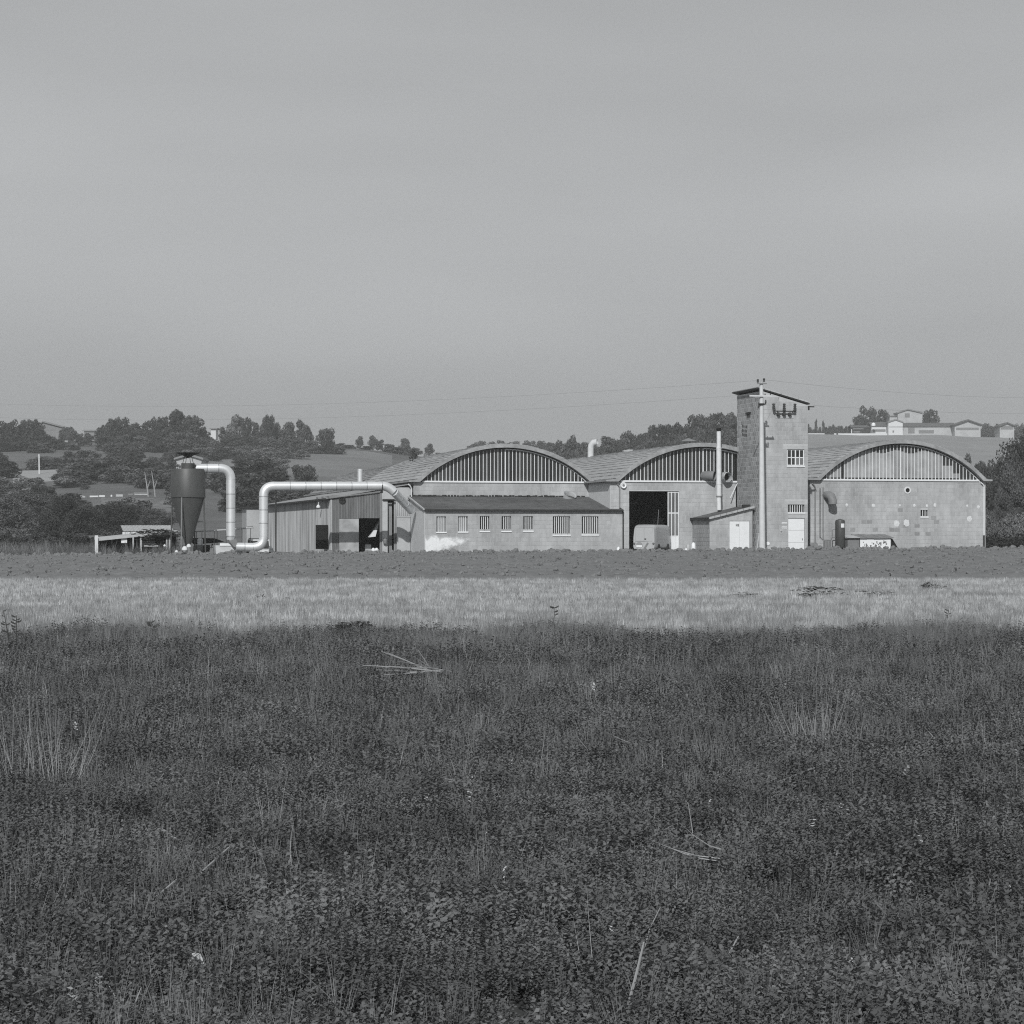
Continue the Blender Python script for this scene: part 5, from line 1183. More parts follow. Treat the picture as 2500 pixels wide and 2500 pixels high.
# ------------------------------------------------------------------ van at the doorway
def van():
    vq = vm - 3.2; ub = U(1572, vq); th = math.radians(-20) - A
    t = thing("panel_van", "old grey panel van seen from behind at the open doorway", "van", (ub, vq, 0)); 
    t.matrix_world = SITE @ Matrix.Translation((ub, vq, -.02)) @ Matrix.Rotation(th, 4, 'Z') @ Matrix.Diagonal((1, 1, 1.10, 1)); t["_b"] = (0, 0, 0)
    Wd, Hh, L_ = .86, 1.94, 4.1
    b = MB(); ny = 17; nt_ = 28; secs = []
    def half(z, f):
        k = (z - .3) / (Hh - .3); return Wd * f * (1.0 - .10 * max(0, (k - .35)) ** 1.3 * 1.6)
    for j in range(ny):
        s = j / (ny - 1); y = L_ * s
        e = min(s, 1 - s) * L_
        f = 1 - .10 * max(0, 1 - e / .28) ** 2.2; top = Hh - .12 * max(0, 1 - e / .5) ** 2 - (.10 * max(0, (s - .8) / .2) ** 2); bot = .30
        ring = []
        for i in range(nt_):
            a = 2 * math.pi * i / nt_; ca, sa = math.cos(a), math.sin(a); ex_ = .28
            cx_ = math.copysign(abs(ca) ** ex_, ca); cz_ = math.copysign(abs(sa) ** ex_, sa)
            z = (top + bot) / 2 + cz_ * (top - bot) / 2
            ring.append((cx_ * half(z, f), y + (.10 * max(0, (z - 1.0)) if j < 2 else 0), z))
        secs.append(ring)
    vs = [p for r in secs for p in r]
    fs = [(j * nt_ + i, j * nt_ + (i + 1) % nt_, (j + 1) * nt_ + (i + 1) % nt_, (j + 1) * nt_ + i) for j in range(ny - 1) for i in range(nt_)] + [tuple(range(nt_ - 1, -1, -1)), tuple(range((ny - 1) * nt_, ny * nt_))]
    b.add(vs, fs); b.obj("body", "van", t, smooth=True)
    # rear doors: seams, handle, plate recess, lamps, bumpers
    yr = lambda z: .10 * max(0, z - 1.0) - .006
    def strip(x0, z0, x1, z1, w_, mn, nme, dy=.0):
        c = MB(); dx, dz2 = x1 - x0, z1 - z0; l = math.hypot(dx, dz2); nx, nz = -dz2 / l * w_ / 2, dx / l * w_ / 2
        c.add([(x0 - nx, yr(z0) - dy, z0 - nz), (x0 + nx, yr(z0) - dy, z0 + nz), (x1 + nx, yr(z1) - dy, z1 + nz), (x1 - nx, yr(z1) - dy, z1 - nz),
               (x0 - nx, yr(z0) + .02, z0 - nz), (x0 + nx, yr(z0) + .02, z0 + nz), (x1 + nx, yr(z1) + .02, z1 + nz), (x1 - nx, yr(z1) + .02, z1 - nz)],
              [(0, 1, 2, 3), (4, 7, 6, 5), (0, 4, 5, 1), (1, 5, 6, 2), (2, 6, 7, 3), (3, 7, 4, 0)]); return c.obj(nme, mn, t)
    M["vseam"] = mat("van_seam", .27, var=.03); M["vstripe"] = mat("van_stripe", .19, var=.05)
    strip(.0, .45, .0, 1.72, .014, "vseam", "door_seam", .002); strip(-.62, .88, .62, .88, .012, "vseam", "waist_seam", .002)
    strip(-.62, 1.74, .62, 1.74, .016, "vseam", "door_seam", .002); strip(-.66, .5, -.60, 1.72, .012, "vseam", "door_seam", .002); strip(.66, .5, .60, 1.72, .012, "vseam", "door_seam", .002)
    strip(.0, .33, .30, .76, .13, "vstripe", "diagonal_stripe", .003)
    strip(.04, 1.02, .16, 1.02, .05, "dark", "handle", .03)
    c = MB(); n = 12; c.prism([(-.34 + .24 * math.cos(a) , .62 + .2 * math.sin(a)) for a in np.linspace(0, math.pi, n)] + [(-.58, .52), (-.10, .52)], -.012, .02); c.obj("plate_recess", "vseam", t)
    c = MB(); c.box(-.55, -.13, -.02, -.012, .50, .61); c.obj("number_plate", "white", t)
    for sx in (-1, 1):
        c = MB(); lathe_x(c, [(.075, .01), (.075, -.03), (.05, -.04)], sx * .70, 0, .72, 14); c.obj("tail_lamp", "lamp", t)
        c = MB(); c.tube([(sx * .42, -.06, .34), (sx * .70, -.05, .34), (sx * .86, .03, .34), (sx * .88, .2, .34)], .05, 8); c.obj("bumper_corner", "dark", t)
        for y in (.85, 3.2):
            c = MB(); n = 18; x = sx * (Wd - .10); vs = [(x + dx, y + r * math.cos(2 * math.pi * j / n), .30 + r * math.sin(2 * math.pi * j / n)) for dx, r in ((-.12, .30), (.095, .32)) for j in range(n)]
            c.add(vs, [tuple(range(n)), tuple(range(2 * n - 1, n - 1, -1))] + [(j, j + n, (j + 1) % n + n, (j + 1) % n) for j in range(n)]); wh = c.obj("wheel", "rubber", t)
            c = MB(); vs = [(x + dx, y + .17 * math.cos(2 * math.pi * j / n), .30 + .17 * math.sin(2 * math.pi * j / n)) for dx in (.09, .105) for j in range(n)]
            c.add(vs, [tuple(range(n)), tuple(range(2 * n - 1, n - 1, -1))] + [(j, j + n, (j + 1) % n + n, (j + 1) % n) for j in range(n)]); c.obj("hub", "mid", wh)
            c = MB(); c.prismx([(y + .40 * math.cos(a), .30 + .40 * math.sin(a)) for a in np.linspace(0, math.pi, 12)], *sorted((sx * (Wd - .02), sx * (Wd + .006)))); c.obj("wheel_arch", "dark", t)
    c = MB(); c.box(Wd - .03, Wd + .01, 1.35, 2.75, .33, .42); c.obj("sill", "dark", t)
    xs_ = Wd * .985
    def letters(y0, y1, z0, z1, n, sl=.05):
        c = MB(); g = random.Random(int(z0 * 100)); st = (y1 - y0) / n
        for k in range(n):
            y = y0 + k * st; x = half((z0 + z1) / 2, 1) + .004
            c.box(x, x + .005, y, y + st * .22, z0, z1)
            if g.random() < .7: c.box(x, x + .004, y + st * .22, y + st * .7, z1 - (z1 - z0) * .28, z1)
            if g.random() < .6: c.box(x, x + .004, y + st * .22, y + st * .7, z0, z0 + (z1 - z0) * .28)
            if g.random() < .6: c.box(x, x + .005, y + st * .5, y + st * .7, z0 + (z1 - z0) * .28, z1 - (z1 - z0) * .28)
        c.obj("lettering", "carwhite", t)
    letters(1.0, 3.2, 1.34, 1.48, 9); letters(.8, 2.5, .99, 1.08, 9); letters(2.8, 3.3, 1.56, 1.70, 3); letters(2.8, 3.2, .95, 1.12, 2)
    c = MB(); c.tube([(.55, 1.6, 1.92), (.62, 1.58, 2.9)], .02, 5); c.obj("aerial", "mid", t)
van()
for k, (px, py, r, lb, mn_) in enumerate([(1693, 1330, .17, "upright white sack by the wall right of the doorway", "white"), (1680, 1333, .15, "round white basin on its side right of the doorway", "concrete"), (1675, 1342, .11, "little white lump left of the upright sack", "white"), (1703, 1340, .13, "small white bag right of the upright sack", "white"),
                                         (1748, 1340, .11, "small white rag near the corner of the low block shed", "white"), (1510, 1340, .15, "white sack at the right foot of the low wing", "white")]):
    vq = vm - .6; u, z = S(px, py, vq); z = max(z, .1); b = MB(); b.lathe([(r * .75, -.06), (r, z * .6), (r * .8, z + r * .4), (r * .3, z + r)], u, vq, 9); single(b, "white_sack", mn_, lb, "sack", (u, vq, 0), smooth=True)
# tank, pump pipes and hutch before the right hall
vq = vr - 1.2
t = thing("pressure_tank", "upright dark pressure tank with a pale label before the right hall", "tank", (U(2051, vq), vq, 0))
u = U(2051, vq); r = 11.6 / 31.6; z0, z1 = Z(2051, 1337, vq), Z(2051, 1270, vq)
b = MB(); b.lathe([(r * .85, z0), (r, z0 + .1), (r, z1 - .12), (r * .9, z1), (r * .3, z1 + .08), (.03, z1 + .1)], u, vq, 22); b.obj("shell", "silo", t, smooth=True)
b = MB(); 
for a in np.linspace(-1.75, -.95, 5)[:-1]:
    a2 = a + .2; rr = r + .006; b.add([(u + rr * math.cos(a), vq + rr * math.sin(a), z1 - .55), (u + rr * math.cos(a2), vq + rr * math.sin(a2), z1 - .55), (u + rr * math.cos(a2), vq + rr * math.sin(a2), z1 - .25), (u + rr * math.cos(a), vq + rr * math.sin(a), z1 - .25)], [(0, 1, 2, 3)])
b.obj("label_plate", "white", t)
for a in (30, 150, 270): b = MB(); b.box(u + r * .7 * math.cos(math.radians(a)) - .04, u + r * .7 * math.cos(math.radians(a)) + .04, vq + r * .7 * math.sin(math.radians(a)) - .04, vq + r * .7 * math.sin(math.radians(a)) + .04, -.1, z0 + .05); b.obj("leg", "dark", t)
b = MB(); zz = Z(2030, 1312, vq); b.tube([(U(2007, vq), vq + .3, Z(0, 1313, vq)), (U(2012, vq), vq + .3, Z(0, 1320, vq)), (U(2031, vq), vq + .2, Z(0, 1321, vq)), (U(2033, vq), vq + .1, zz), (u - r, vq, zz)], .035, 6); b.tube([(U(2033, vq), vq + .1, zz), (U(2033, vq), vq + .1, Z(0, 1294, vq)), (u - r, vq, Z(0, 1290, vq))], .03, 6)
b.lathe([(.16, -.1), (.16, Z(0, 1322, vq))], U(2025, vq), vq + .2, 12); b.box(U(2014, vq), U(2020, vq), vq + .1, vq + .3, -.1, Z(0, 1322, vq)); single(b, "pump_pipes", "mid", "pump and pipes between the drainpipes and the dark tank", "pump", (U(2022, vq), vq, 0))
b = MB(); x0, x1 = U(1981, vq), U(2000, vq); b.prismx([(vq - .3, -.1), (vq - .3, .35), (vq + .5, .8), (vq + .5, -.1)], x0, x1); single(b, "cellar_hatch", "mid", "low sloping hatch at the left foot of the right hall", "hatch", ((x0 + x1) / 2, vq, 0))
vh = vr - 1.8
t = thing("animal_hutch", "low hutch with flat sheet roof and blotched white front panel", "hutch", (U(2136, vh), vh, 0))
x0, x1, xl = U(2100, vh), U(2175.5, vh), U(2071, vh); zt = Z(2136, 1314, vh); zr2 = Z(2136, 1309, vh)
b = MB(); b.box(x0, x1, vh, vh + .04, -.1, zt); b.obj("front_panel", "white", t)
g = random.Random(4); b = MB()
for k in range(60):
    cx_, cz_ = g.uniform(x0 + .25, x1 - .2), g.uniform(.05, zt - .1) if g.random() < .4 else g.uniform(.0, zt * .7); rr = g.uniform(.03, .10); n = 7
    b.add([(cx_ + rr * g.uniform(.5, 1.2) * math.cos(6.28 * i / n), vh - .008 - k * .0004, cz_ + rr * g.uniform(.5, 1.1) * math.sin(6.28 * i / n)) for i in range(n)], [tuple(range(n))])
b.obj("blotches", mat("blotch", .18, var=.3, inst=.2), t)
b = MB(); b.box(xl, x0 - .01, vh + .12, vh + .16, -.1, zt + .02); b.obj("side_board", "mid", t)
b = MB(); b.prismx([(vh, -.1), (vh + 1.6, -.1), (vh + 1.6, zt + .1), (vh, zt)], x1 - .04, x1); b.obj("end_board", "mid", t)
b = MB(); b.box(xl, xl + .04, vh + .16, vh + 1.6, -.1, zt); b.obj("end_board", "mid", t)
for k in range(5):
    xa_, xb_ = x0 - .05 + (x1 - x0 + .25) * k / 5, x0 - .05 + (x1 - x0 + .25) * (k + 1) / 5 - .01; b = MB(); q = g.uniform(0, .03); b.prismx([(vh - .15, zt - .02 + q), (vh - .15, zt + .02 + q), (vh + 1.7, zt + .28 + q), (vh + 1.7, zt + .24 + q)], xa_, xb_); b.obj("roof_sheet", "mid", t)
b = MB(); b.prismx([(vh - .1, zt + .02), (vh - .1, zt + .06), (vh + 1.2, zt + .22), (vh + 1.2, zt + .18)], xl - .1, x0 - .06); b.obj("roof_sheet", "concrete", t)
b = MB(); b.prism([(x1 + .03, -.1), (U(2200, vh), -.1), (U(2200, vh), .15), (U(2181, vh), zt - .02), (x1 + .03, zt - .02)], vh + .2, vh + 1.5); single(b, "tarpaulin", "black", "black sheet sloping down from the right side of the hutch", "tarpaulin", (U(2188, vh), vh, 0))
# wires
def wire(p, q, sag, label, r=.006):
    p, q = Vector(p), Vector(q); n = 24; b = MB(); b.tube([p.lerp(q, i / n) - Vector((0, 0, sag * 4 * (i / n) * (1 - i / n))) for i in range(n + 1)], r, 5)
    o = b.obj("overhead_wire", "mid"); tag(o, label, "wire", "overhead power wires")
def WP(px, py, v): u, z = S(px, py, v); return SITE @ Vector((u, v, z))
far = lambda px, row, d: Vector(((px - 1250) / F * d, d, zr(row, d)))
wire(WP(1850.5, 929, vp), far(-250, 975, 230), 1.2, "upper wire running left from the pole top across the sky")
wire(WP(1835, 963, vp), far(-250, 1008, 225), 1.2, "lower wire running left from the pole's wide crossarm")
wire(WP(1865.5, 927, vp), far(2750, 962, 260), .8, "wire running right from the pole top across the sky")
wire(WP(1986, 990, vt), far(2750, 998, 300), .6, "low wire running right from the bracket on the tower")
# ------------------------------------------------------------------ the hill farm
def farmbox(name, label, d, px0, px1, row_b, row_t, apex=None, roofm="roofdark", wallm="house", dep=9, over=.5, cat="farm building", wins=(), roofrow=None, apexpx=None):
    x0, x1 = (px0 - 1250) / F * d, (px1 - 1250) / F * d; zb_, zt = zr(row_b, d) - 1.5, zr(row_t, d)
    t = thing(name, label, cat, ((x0 + x1) / 2, d, zb_), site=False); bx = t.location
    def ob(b, n, m_, par=t): return b.obj(n, m_, par, off=tuple(bx))
    b = MB()
    if apex:
        xm = ((apexpx or (px0 + px1) / 2) - 1250) / F * d; za = zr(apex, d)
        b.prism([(x0, zb_), (x1, zb_), (x1, zt), (xm, za), (x0, zt)], d, d + dep); ob(b, "wall", wallm)
        b = MB()
        for (xa, za_, xb, zb2) in ((x0, zt, xm, za), (xm, za, x1, zt)):
            sl_ = (zb2 - za_) / (xb - xa); ea = xa - (over if xa == x0 else 0); eb = xb + (over if xb == x1 else 0)
            b.prism([(ea, za_ + sl_ * (ea - xa) + .05), (eb, za_ + sl_ * (eb - xa) + .05), (eb, za_ + sl_ * (eb - xa) + .55), (ea, za_ + sl_ * (ea - xa) + .55)], d - over * 1.4, d + dep + over)
        ob(b, "roof", roofm)
    else:
        b.box(x0, x1, d, d + dep, zb_, zt); ob(b, "wall", wallm)
        zrg = zr(roofrow, d); b = MB(); b.prismx([(d - over, zt - .15), (d - over, zt + .15), (d + dep / 2, zrg), (d + dep + over, zt + .15), (d + dep + over, zt - .15), (d + dep / 2, zrg - .3)], x0 - over, x1 + over); ob(b, "roof", roofm)
    for (a, c, e, f) in wins:
        b = MB(); b.box((a - 1250) / F * d, (c - 1250) / F * d, d - .06, d + .05, zr(f, d), zr(e, d)); ob(b, "window", "mid")
    return t
dF = 905
farmbox("farmhouse", "pale gabled farmhouse highest on the right hill", dF + 22, 2192, 2251, 1034, 1009, 1001, apexpx=2216, roofm="rooflt", wins=((2209, 2221, 1009, 1019),), over=.4)
farmbox("annex_house", "low flat-roofed part left of the gabled farmhouse", dF + 24, 2172, 2192, 1034, 1016, roofrow=1013, roofm="rooflt")
farmbox("small_house", "small pale two-storey house joined to the long barn's left end", dF, 2169, 2204, 1058, 1032, 1026, roofm="rooflt", wallm="houselt", wins=((2179, 2183, 1051, 1056), (2171, 2204, 1041.5, 1043)), over=.3)
farmbox("long_barn", "long low barn with dark roof on the right hill", dF + 4, 2204, 2330, 1060, 1041, roofrow=1031, dep=8, wins=((2217, 2233, 1044, 1058), (2243, 2280, 1050, 1058)))
farmbox("gabled_barn", "barn with low dark gable at the right end of the long barn", dF - 2, 2331, 2394, 1061, 1038, 1027, apexpx=2362, wins=((2334, 2390, 1044, 1050),), over=.8)
farmbox("low_shed", "dark-roofed low shed left of the small pale house", dF + 3, 2128, 2164, 1058, 1040, roofrow=1029, wallm="houselt", wins=((2131, 2162, 1048, 1054),))
farmbox("open_shed", "open dark shed at the left end of the hill farm", dF + 6, 2080, 2126, 1058, 1043, roofrow=1037, wallm="dark", wins=((2082, 2108, 1045, 1048), (2084, 2100, 1053, 1056)))
farmbox("hut", "small hut with dark gable alone right of the barn", dF - 8, 2441, 2476, 1067, 1041, 1034, wins=((2443, 2474, 1040, 1048.5),), wallm="house", over=.6)
for p0, p1, lb in ((1973, 2013, "left piece of the white wall on the hill crest"), (2036, 2042, "shortest piece of the white wall on the hill crest"), (2046, 2166, "long piece of the white wall before the hill farm")):
    b = MB(); d = dF - 6; b.box((p0 - 1250) / F * d, (p1 - 1250) / F * d, d, d + .3, zr(1064, d), zr(1058.0, d)); o = b.obj("garden_wall", "houselt"); tag(o, lb, "wall")
b = MB(); d = dF - 6; b.box((2078 - 1250) / F * d, (2080 - 1250) / F * d, d - .3, d + .3, zr(1064, d), zr(1048, d)); tag(b.obj("gate_post", "houselt"), "white gate post rising from the crest wall", "post")
d = dF; b = MB(); b.lathe([(.85, zr(1040, d)), (.85, zr(1036, d)), (.6, zr(1033.5, d)), (.1, zr(1032, d))], (2131.5 - 1250) / F * d, d - 1, 14); tag(b.obj("water_tank", "white"), "round white tank on the low shed of the hill farm", "tank")
# left hill houses
farmbox("hilltop_house", "house with long sloping roof among trees on the left hilltop", 745, 96, 158, 1062, 1045, 1031, apexpx=104, roofm="rooflt", wallm="rooflt", wins=((108, 136, 1047, 1050),))
farmbox("far_house", "faint pale house left of the big dark clump", 745, 205, 236, 1066, 1052, roofrow=1048, roofm="rooflt", wallm="rooflt", dep=6)
farmbox("white_house", "white house corner peeping through the left clump of trees", 735, 515, 527, 1062, 1047, roofrow=1044, roofm="rooflt", wallm="houselt", dep=6)
farmbox("ruined_house", "pale stone house behind the silo's rain cap", 560, 430, 492, 1160, 1122, 1113, roofm="rooflt", wallm="house", dep=8)
farmbox("garden_shed", "long white garden shed on the terrace left of the silo", 440, 328, 362, 1220, 1204, roofrow=1202, roofm="rooflt", wallm="houselt", dep=3, over=.1)
farmbox("garden_store", "small white store next to the long garden shed", 440, 314, 325, 1220, 1207, roofrow=1205, roofm="rooflt", wallm="houselt", dep=2, over=.1)
for k, (p0, p1, r0, r1, lb) in enumerate([(219, 240, 1210, 1224, "white fence panel at the left end of the garden terrace"), (242, 256, 1209, 1222, "second white panel on the garden terrace"), (270, 274, 1208, 1221, "narrow pale post panel on the garden terrace"), (283, 300, 1207, 1222, "pale framed panel in the middle of the garden terrace"), (182, 208, 1210, 1217, "dull pale panel left of the white garden panels")]):
    b = MB(); d = 432; b.box((p0 - 1250) / F * d, (p1 - 1250) / F * d, d, d + .15, zr(r1 + 4, d), zr(r0, d)); tag(b.obj("garden_screen", "house" if k > 2 else "houselt"), lb, "panel")
for px, y0, y1, d, lb in [(96, 1109, 1172, 540, "tallest white pole by the bare terrace on the left hill"), (152, 1119, 1144, 590, "short white pole right of the tallest one"), (289, 1120, 1153, 570, "white pole above the garden terrace"), (314, 1125, 1153, 580, "thin faint pole right of the white one above the garden terrace")]:
    b = MB(); p, q = far(px, y1 + 6, d), far(px - .8, y0, d); b.tube([p, q], .16 if "thin" not in lb else .08, 6); tag(b.obj("field_pole", "frame"), lb, "pole")
# ------------------------------------------------------------------ field vegetation: small plants set out in their thousands
def polymesh(name, V, Fc, matn):
    me = bpy.data.meshes.new(name); me.from_pydata(V, [], Fc); me.materials.append(M[matn]); me.update(); return me
def blade(V, Fc, x, y, h, w, lean, az, n=3, curl=1.6, z0=0.0, tw=None):
    tw = rnd.uniform(0, 6.28) if tw is None else tw
    dx, dy = math.cos(az), math.sin(az); sx, sy = math.cos(tw) * w / 2, math.sin(tw) * w / 2; o = len(V)
    for i in range(n + 1):
        t = i / n; k = 1 - t * .92; r = lean * t ** curl
        V.append((x + dx * r - sx * k, y + dy * r - sy * k, z0 + h * t)); V.append((x + dx * r + sx * k, y + dy * r + sy * k, z0 + h * t))
    for i in range(n): Fc.append((o + 2 * i, o + 2 * i + 1, o + 2 * i + 3, o + 2 * i + 2))
def clover_clump(r, h, stems, leaf):
    V, Fc = [], []
    for s in range(stems):
        a = rnd.uniform(0, 6.28); q = r * math.sqrt(rnd.random()); x, y = q * math.cos(a), q * math.sin(a); hh = h * rnd.uniform(.45, 1.1)
        lx, ly = rnd.uniform(-.03, .03), rnd.uniform(-.03, .03)
        for lv in range(5):
            t = 1 - lv * .2 * rnd.uniform(.6, 1); px, py, pz = x + lx * t, y + ly * t, hh * t
            for k in range(3):
                b_ = a + k * 2.1 + rnd.uniform(-.5, .5); l = leaf * rnd.uniform(.7, 1.3); dz = rnd.uniform(-.4, .7) * l
                ux, uy = math.cos(b_), math.sin(b_); o = len(V)
                V += [(px, py, pz), (px + ux * l * .6 - uy * l * .33, py + uy * l * .6 + ux * l * .33, pz + dz * .6 + .002), (px + ux * l, py + uy * l, pz + dz), (px + ux * l * .6 + uy * l * .33, py + uy * l * .6 - ux * l * .33, pz + dz * .6 - .002)]
                Fc.append((o, o + 1, o + 2, o + 3))
    return V, Fc
def tuft(nb, h, w, spread, lean, r=.03):
    V, Fc = [], []
    for k in range(nb):
        a = rnd.uniform(0, 6.28); q = r * math.sqrt(rnd.random())
        blade(V, Fc, q * math.cos(a), q * math.sin(a), h * rnd.uniform(.5, 1.1), w * rnd.uniform(.7, 1.2), lean * rnd.uniform(.2, 1.2) , a + rnd.uniform(-1, 1), tw=rnd.uniform(-.6, .6))
    return V, Fc
def coll(name, meshes):
    c = bpy.data.collections.new(name)
    for k, me in enumerate(meshes):
        o = bpy.data.objects.new("%s_%02d" % (name, k), me); c.objects.link(o)
    return c
def group_tree(c):
    g = bpy.data.node_groups.new("scatter_" + c.name, 'GeometryNodeTree')
    g.interface.new_socket("Geometry", in_out='INPUT', socket_type='NodeSocketGeometry'); g.interface.new_socket("Geometry", in_out='OUTPUT', socket_type='NodeSocketGeometry')
    N, L = g.nodes.new, g.links.new
    gi, go, ip, ci = N("NodeGroupInput"), N("NodeGroupOutput"), N("GeometryNodeInstanceOnPoints"), N("GeometryNodeCollectionInfo")
    ci.inputs["Collection"].default_value = c; ci.inputs["Separate Children"].default_value = True; ci.inputs["Reset Children"].default_value = True
    def na(n, t):
        a = N("GeometryNodeInputNamedAttribute"); a.data_type = t; a.inputs["Name"].default_value = n
        return [o for o in a.outputs if o.enabled and o.name == "Attribute"][0]
    L(gi.outputs[0], ip.inputs["Points"]); L(ci.outputs[0], ip.inputs["Instance"]); ip.inputs["Pick Instance"].default_value = True
    L(na("pick", 'INT'), ip.inputs["Instance Index"]); L(na("rot", 'FLOAT_VECTOR'), ip.inputs["Rotation"]); L(na("sc", 'FLOAT_VECTOR'), ip.inputs["Scale"])
    L(ip.outputs[0], go.inputs[0]); return g
def scatter(name, P, sc, c, tilt=.15):
    n = len(P); me = bpy.data.meshes.new(name); me.vertices.add(n); me.vertices.foreach_set("co", P.astype(np.float32).ravel())
    rot = np.stack([rng.normal(0, tilt, n), rng.normal(0, tilt, n), rng.uniform(0, 6.28, n)], 1)
    for nm, t, d in (("rot", 'FLOAT_VECTOR', rot), ("sc", 'FLOAT_VECTOR', np.stack([sc * rng.uniform(.85, 1.15, n), sc * rng.uniform(.85, 1.15, n), sc * rng.uniform(.8, 1.2, n)], 1))):
        a = me.attributes.new(nm, t, 'POINT'); a.data.foreach_set("vector", d.astype(np.float32).ravel())
    a = me.attributes.new("pick", 'INT', 'POINT'); a.data.foreach_set("value", rng.integers(0, len(c.objects), n).astype(np.int32))
    o = bpy.data.objects.new(name, me); COL.objects.link(o); o["kind"] = 'stuff'
    m = o.modifiers.new("scatter", 'NODES'); m.node_group = group_tree(c) if c.name not in GT else GT[c.name]; GT[c.name] = m.node_group
    return o
GT = {}
def pts(y0, y1, dens, side=2.2, wf=None, x0=None, x1=None):
    """random points over the part of the field in view (and a step beside it); wf thins them out"""
    out = []; n = 0
    ymid = np.arange(y0, y1, .5)
    for ya in ymid:
        yb = min(ya + .5, y1); hw = .2359 * (ya + .25) + side; a, c = (-hw, hw) if x0 is None else (max(x0, -hw), min(x1, hw))
        if c <= a: continue
        k = rng.poisson((c - a) * (yb - ya) * (dens(ya) if callable(dens) else dens))
        out.append(np.stack([rng.uniform(a, c, k), rng.uniform(ya, yb, k)], 1))
    P = np.concatenate(out)
    if wf is not None: P = P[rng.random(len(P)) < wf(P[:, 0], P[:, 1])]
    return np.column_stack([P, hz(P[:, 0], P[:, 1]) - .01])
patch = lambda x, y, s, sd: np.clip(.5 + 1.6 * fbm(x / s, y / s, 3, sd), 0, 1)
cc = coll("clover", [polymesh("clover", *clover_clump(.085, rnd.uniform(.08, .13), 15, .0125), "clover") for _ in range(6)])
P = pts(6.0, 38.5, lambda y: 230 if y < 14 else 130 if y < 24 else 62, wf=lambda x, y: np.clip(.22 + patch(x, y, .7, 3) * 1.1, 0, 1) * np.clip((32 + 10 * fbm(x / 1.6, y / 4, 2, 70) - y) / 6, 0, 1))
scatter("clover", P, np.where(P[:, 1] < 14, 1.05, np.where(P[:, 1] < 24, 1.4, 1.8)) * rng.uniform(.6, 1.25, len(P)), cc)
gc = coll("short_grass", [polymesh("short_grass", *tuft(16, .19, .003, .1, .06, .05), "blade") for _ in range(5)])
P = pts(6.0, 40, lambda y: 58 if y < 14 else 30 if y < 24 else 18, wf=lambda x, y: np.clip(patch(x, y, 1.6, 13) * 1.3, .1, 1) * np.where(y > 28, np.clip((35 - y) / 7, 0, 1), 1))
scatter("short_grass", P, np.where(P[:, 1] < 14, 1.0, 1.45) * rng.uniform(.6, 1.3, len(P)), gc)
tc_ = coll("tall_grass", [polymesh("tall_grass", *tuft(20, .42, .005, .1, .16, .05), "blade") for _ in range(5)])
P1 = pts(20.5, 34, 11, wf=lambda x, y: np.clip(patch(x, y * .7, 2.6, 23) * 1.9 - .5, .03, 1) * np.clip((y - 20) / 3.5, 0, 1) * np.clip((34 - y) / 6, 0, 1))
def lump(x, y): return sum(np.exp(-((x - cx) / sx) ** 2 - ((y - cy) / sy) ** 2) for cx, cy, sx, sy in ((-.7, 26.5, 1.3, 1.6), (5.4, 27.5, 1.6, 2.2), (-4.8, 28, 1.4, 1.8), (1.0, 29, .9, 1.2), (-1.9, 31, .5, .8), (.6, 31.5, 1.1, 1.4), (6.2, 31, 1.4, 1.6), (-5.3, 31.5, 1.2, 1.2), (-3.3, 30.5, .5, .7), (3.1, 30.5, .6, .8)))
P1 = np.concatenate([P1, pts(20.5, 35, 48, wf=lambda x, y: np.clip(lump(x, y), 0, 1))])
P2 = pts(6.5, 20.5, 1.2, wf=lambda x, y: np.clip(patch(x, y, 1.8, 29) * 2.2 - .9, 0, 1))
pg = coll("pale_grass", [polymesh("pale_grass", *tuft(18, .32, .0045, .1, .14, .06), "blade_pale") for _ in range(4)])
P3_ = pts(22, 46, 24, wf=lambda x, y: np.clip((y - 22) / 9, 0, 1) * np.clip((46 - y) / 14, 0, 1) * np.clip(patch(x, y * .7, 2.0, 24) * 1.5 - .1, .1, 1))
scatter("pale_grass", P3_, rng.uniform(.35, 1.0, len(P3_)), pg)
scatter("tall_grass", np.concatenate([P1, P2]), np.concatenate([rng.uniform(.30, .62, len(P1)) + .42 * np.clip(lump(P1[:, 0], P1[:, 1]), 0, 1), rng.uniform(.4, .75, len(P2))]), tc_)
dc = coll("dry_stems", [polymesh("dry_stems", *tuft(rnd.choice((2, 3, 4, 5)), .34, .0022, .1, .07, .06), "dry") for _ in range(6)])
P = pts(6.3, 42, lambda y: 19 if y < 14 else 11 if y < 22 else 12, wf=lambda x, y: np.clip(patch(x, y, 1.5, 33) * 1.8 - .3 + .35 * np.clip((9 - y) / 3, 0, 1) * (x < .3), .10, 1))
scatter("dry_stems", P, np.where(P[:, 1] > 20, 1.15, .8) * rng.uniform(.4, 1.3, len(P)), dc, tilt=.16)
fc = coll("fallen_stems", [polymesh("fallen_stems", *tuft(3, .30, .006, .1, .12, .10), "dry") for _ in range(4)])
P = pts(6.3, 34, .5); P[:, 2] += .07
scatter("fallen_stems", P, rng.uniform(.3, 1.1, len(P)), fc, tilt=1.2)
bc = coll("broad_leaves", [polymesh("broad_leaves", *clover_clump(.05, .12, 3, .034), "blade") for _ in range(4)])
P = pts(6.3, 26, 2.6, wf=lambda x, y: np.clip(patch(x, y, .9, 43) * 2 - .5, 0, 1))
scatter("broad_leaves", P, rng.uniform(.6, 1.2, len(P)), bc)
lc = coll("pale_petals", [polymesh("pale_petals", *clover_clump(.02, .14, 1, .016), "straw")])
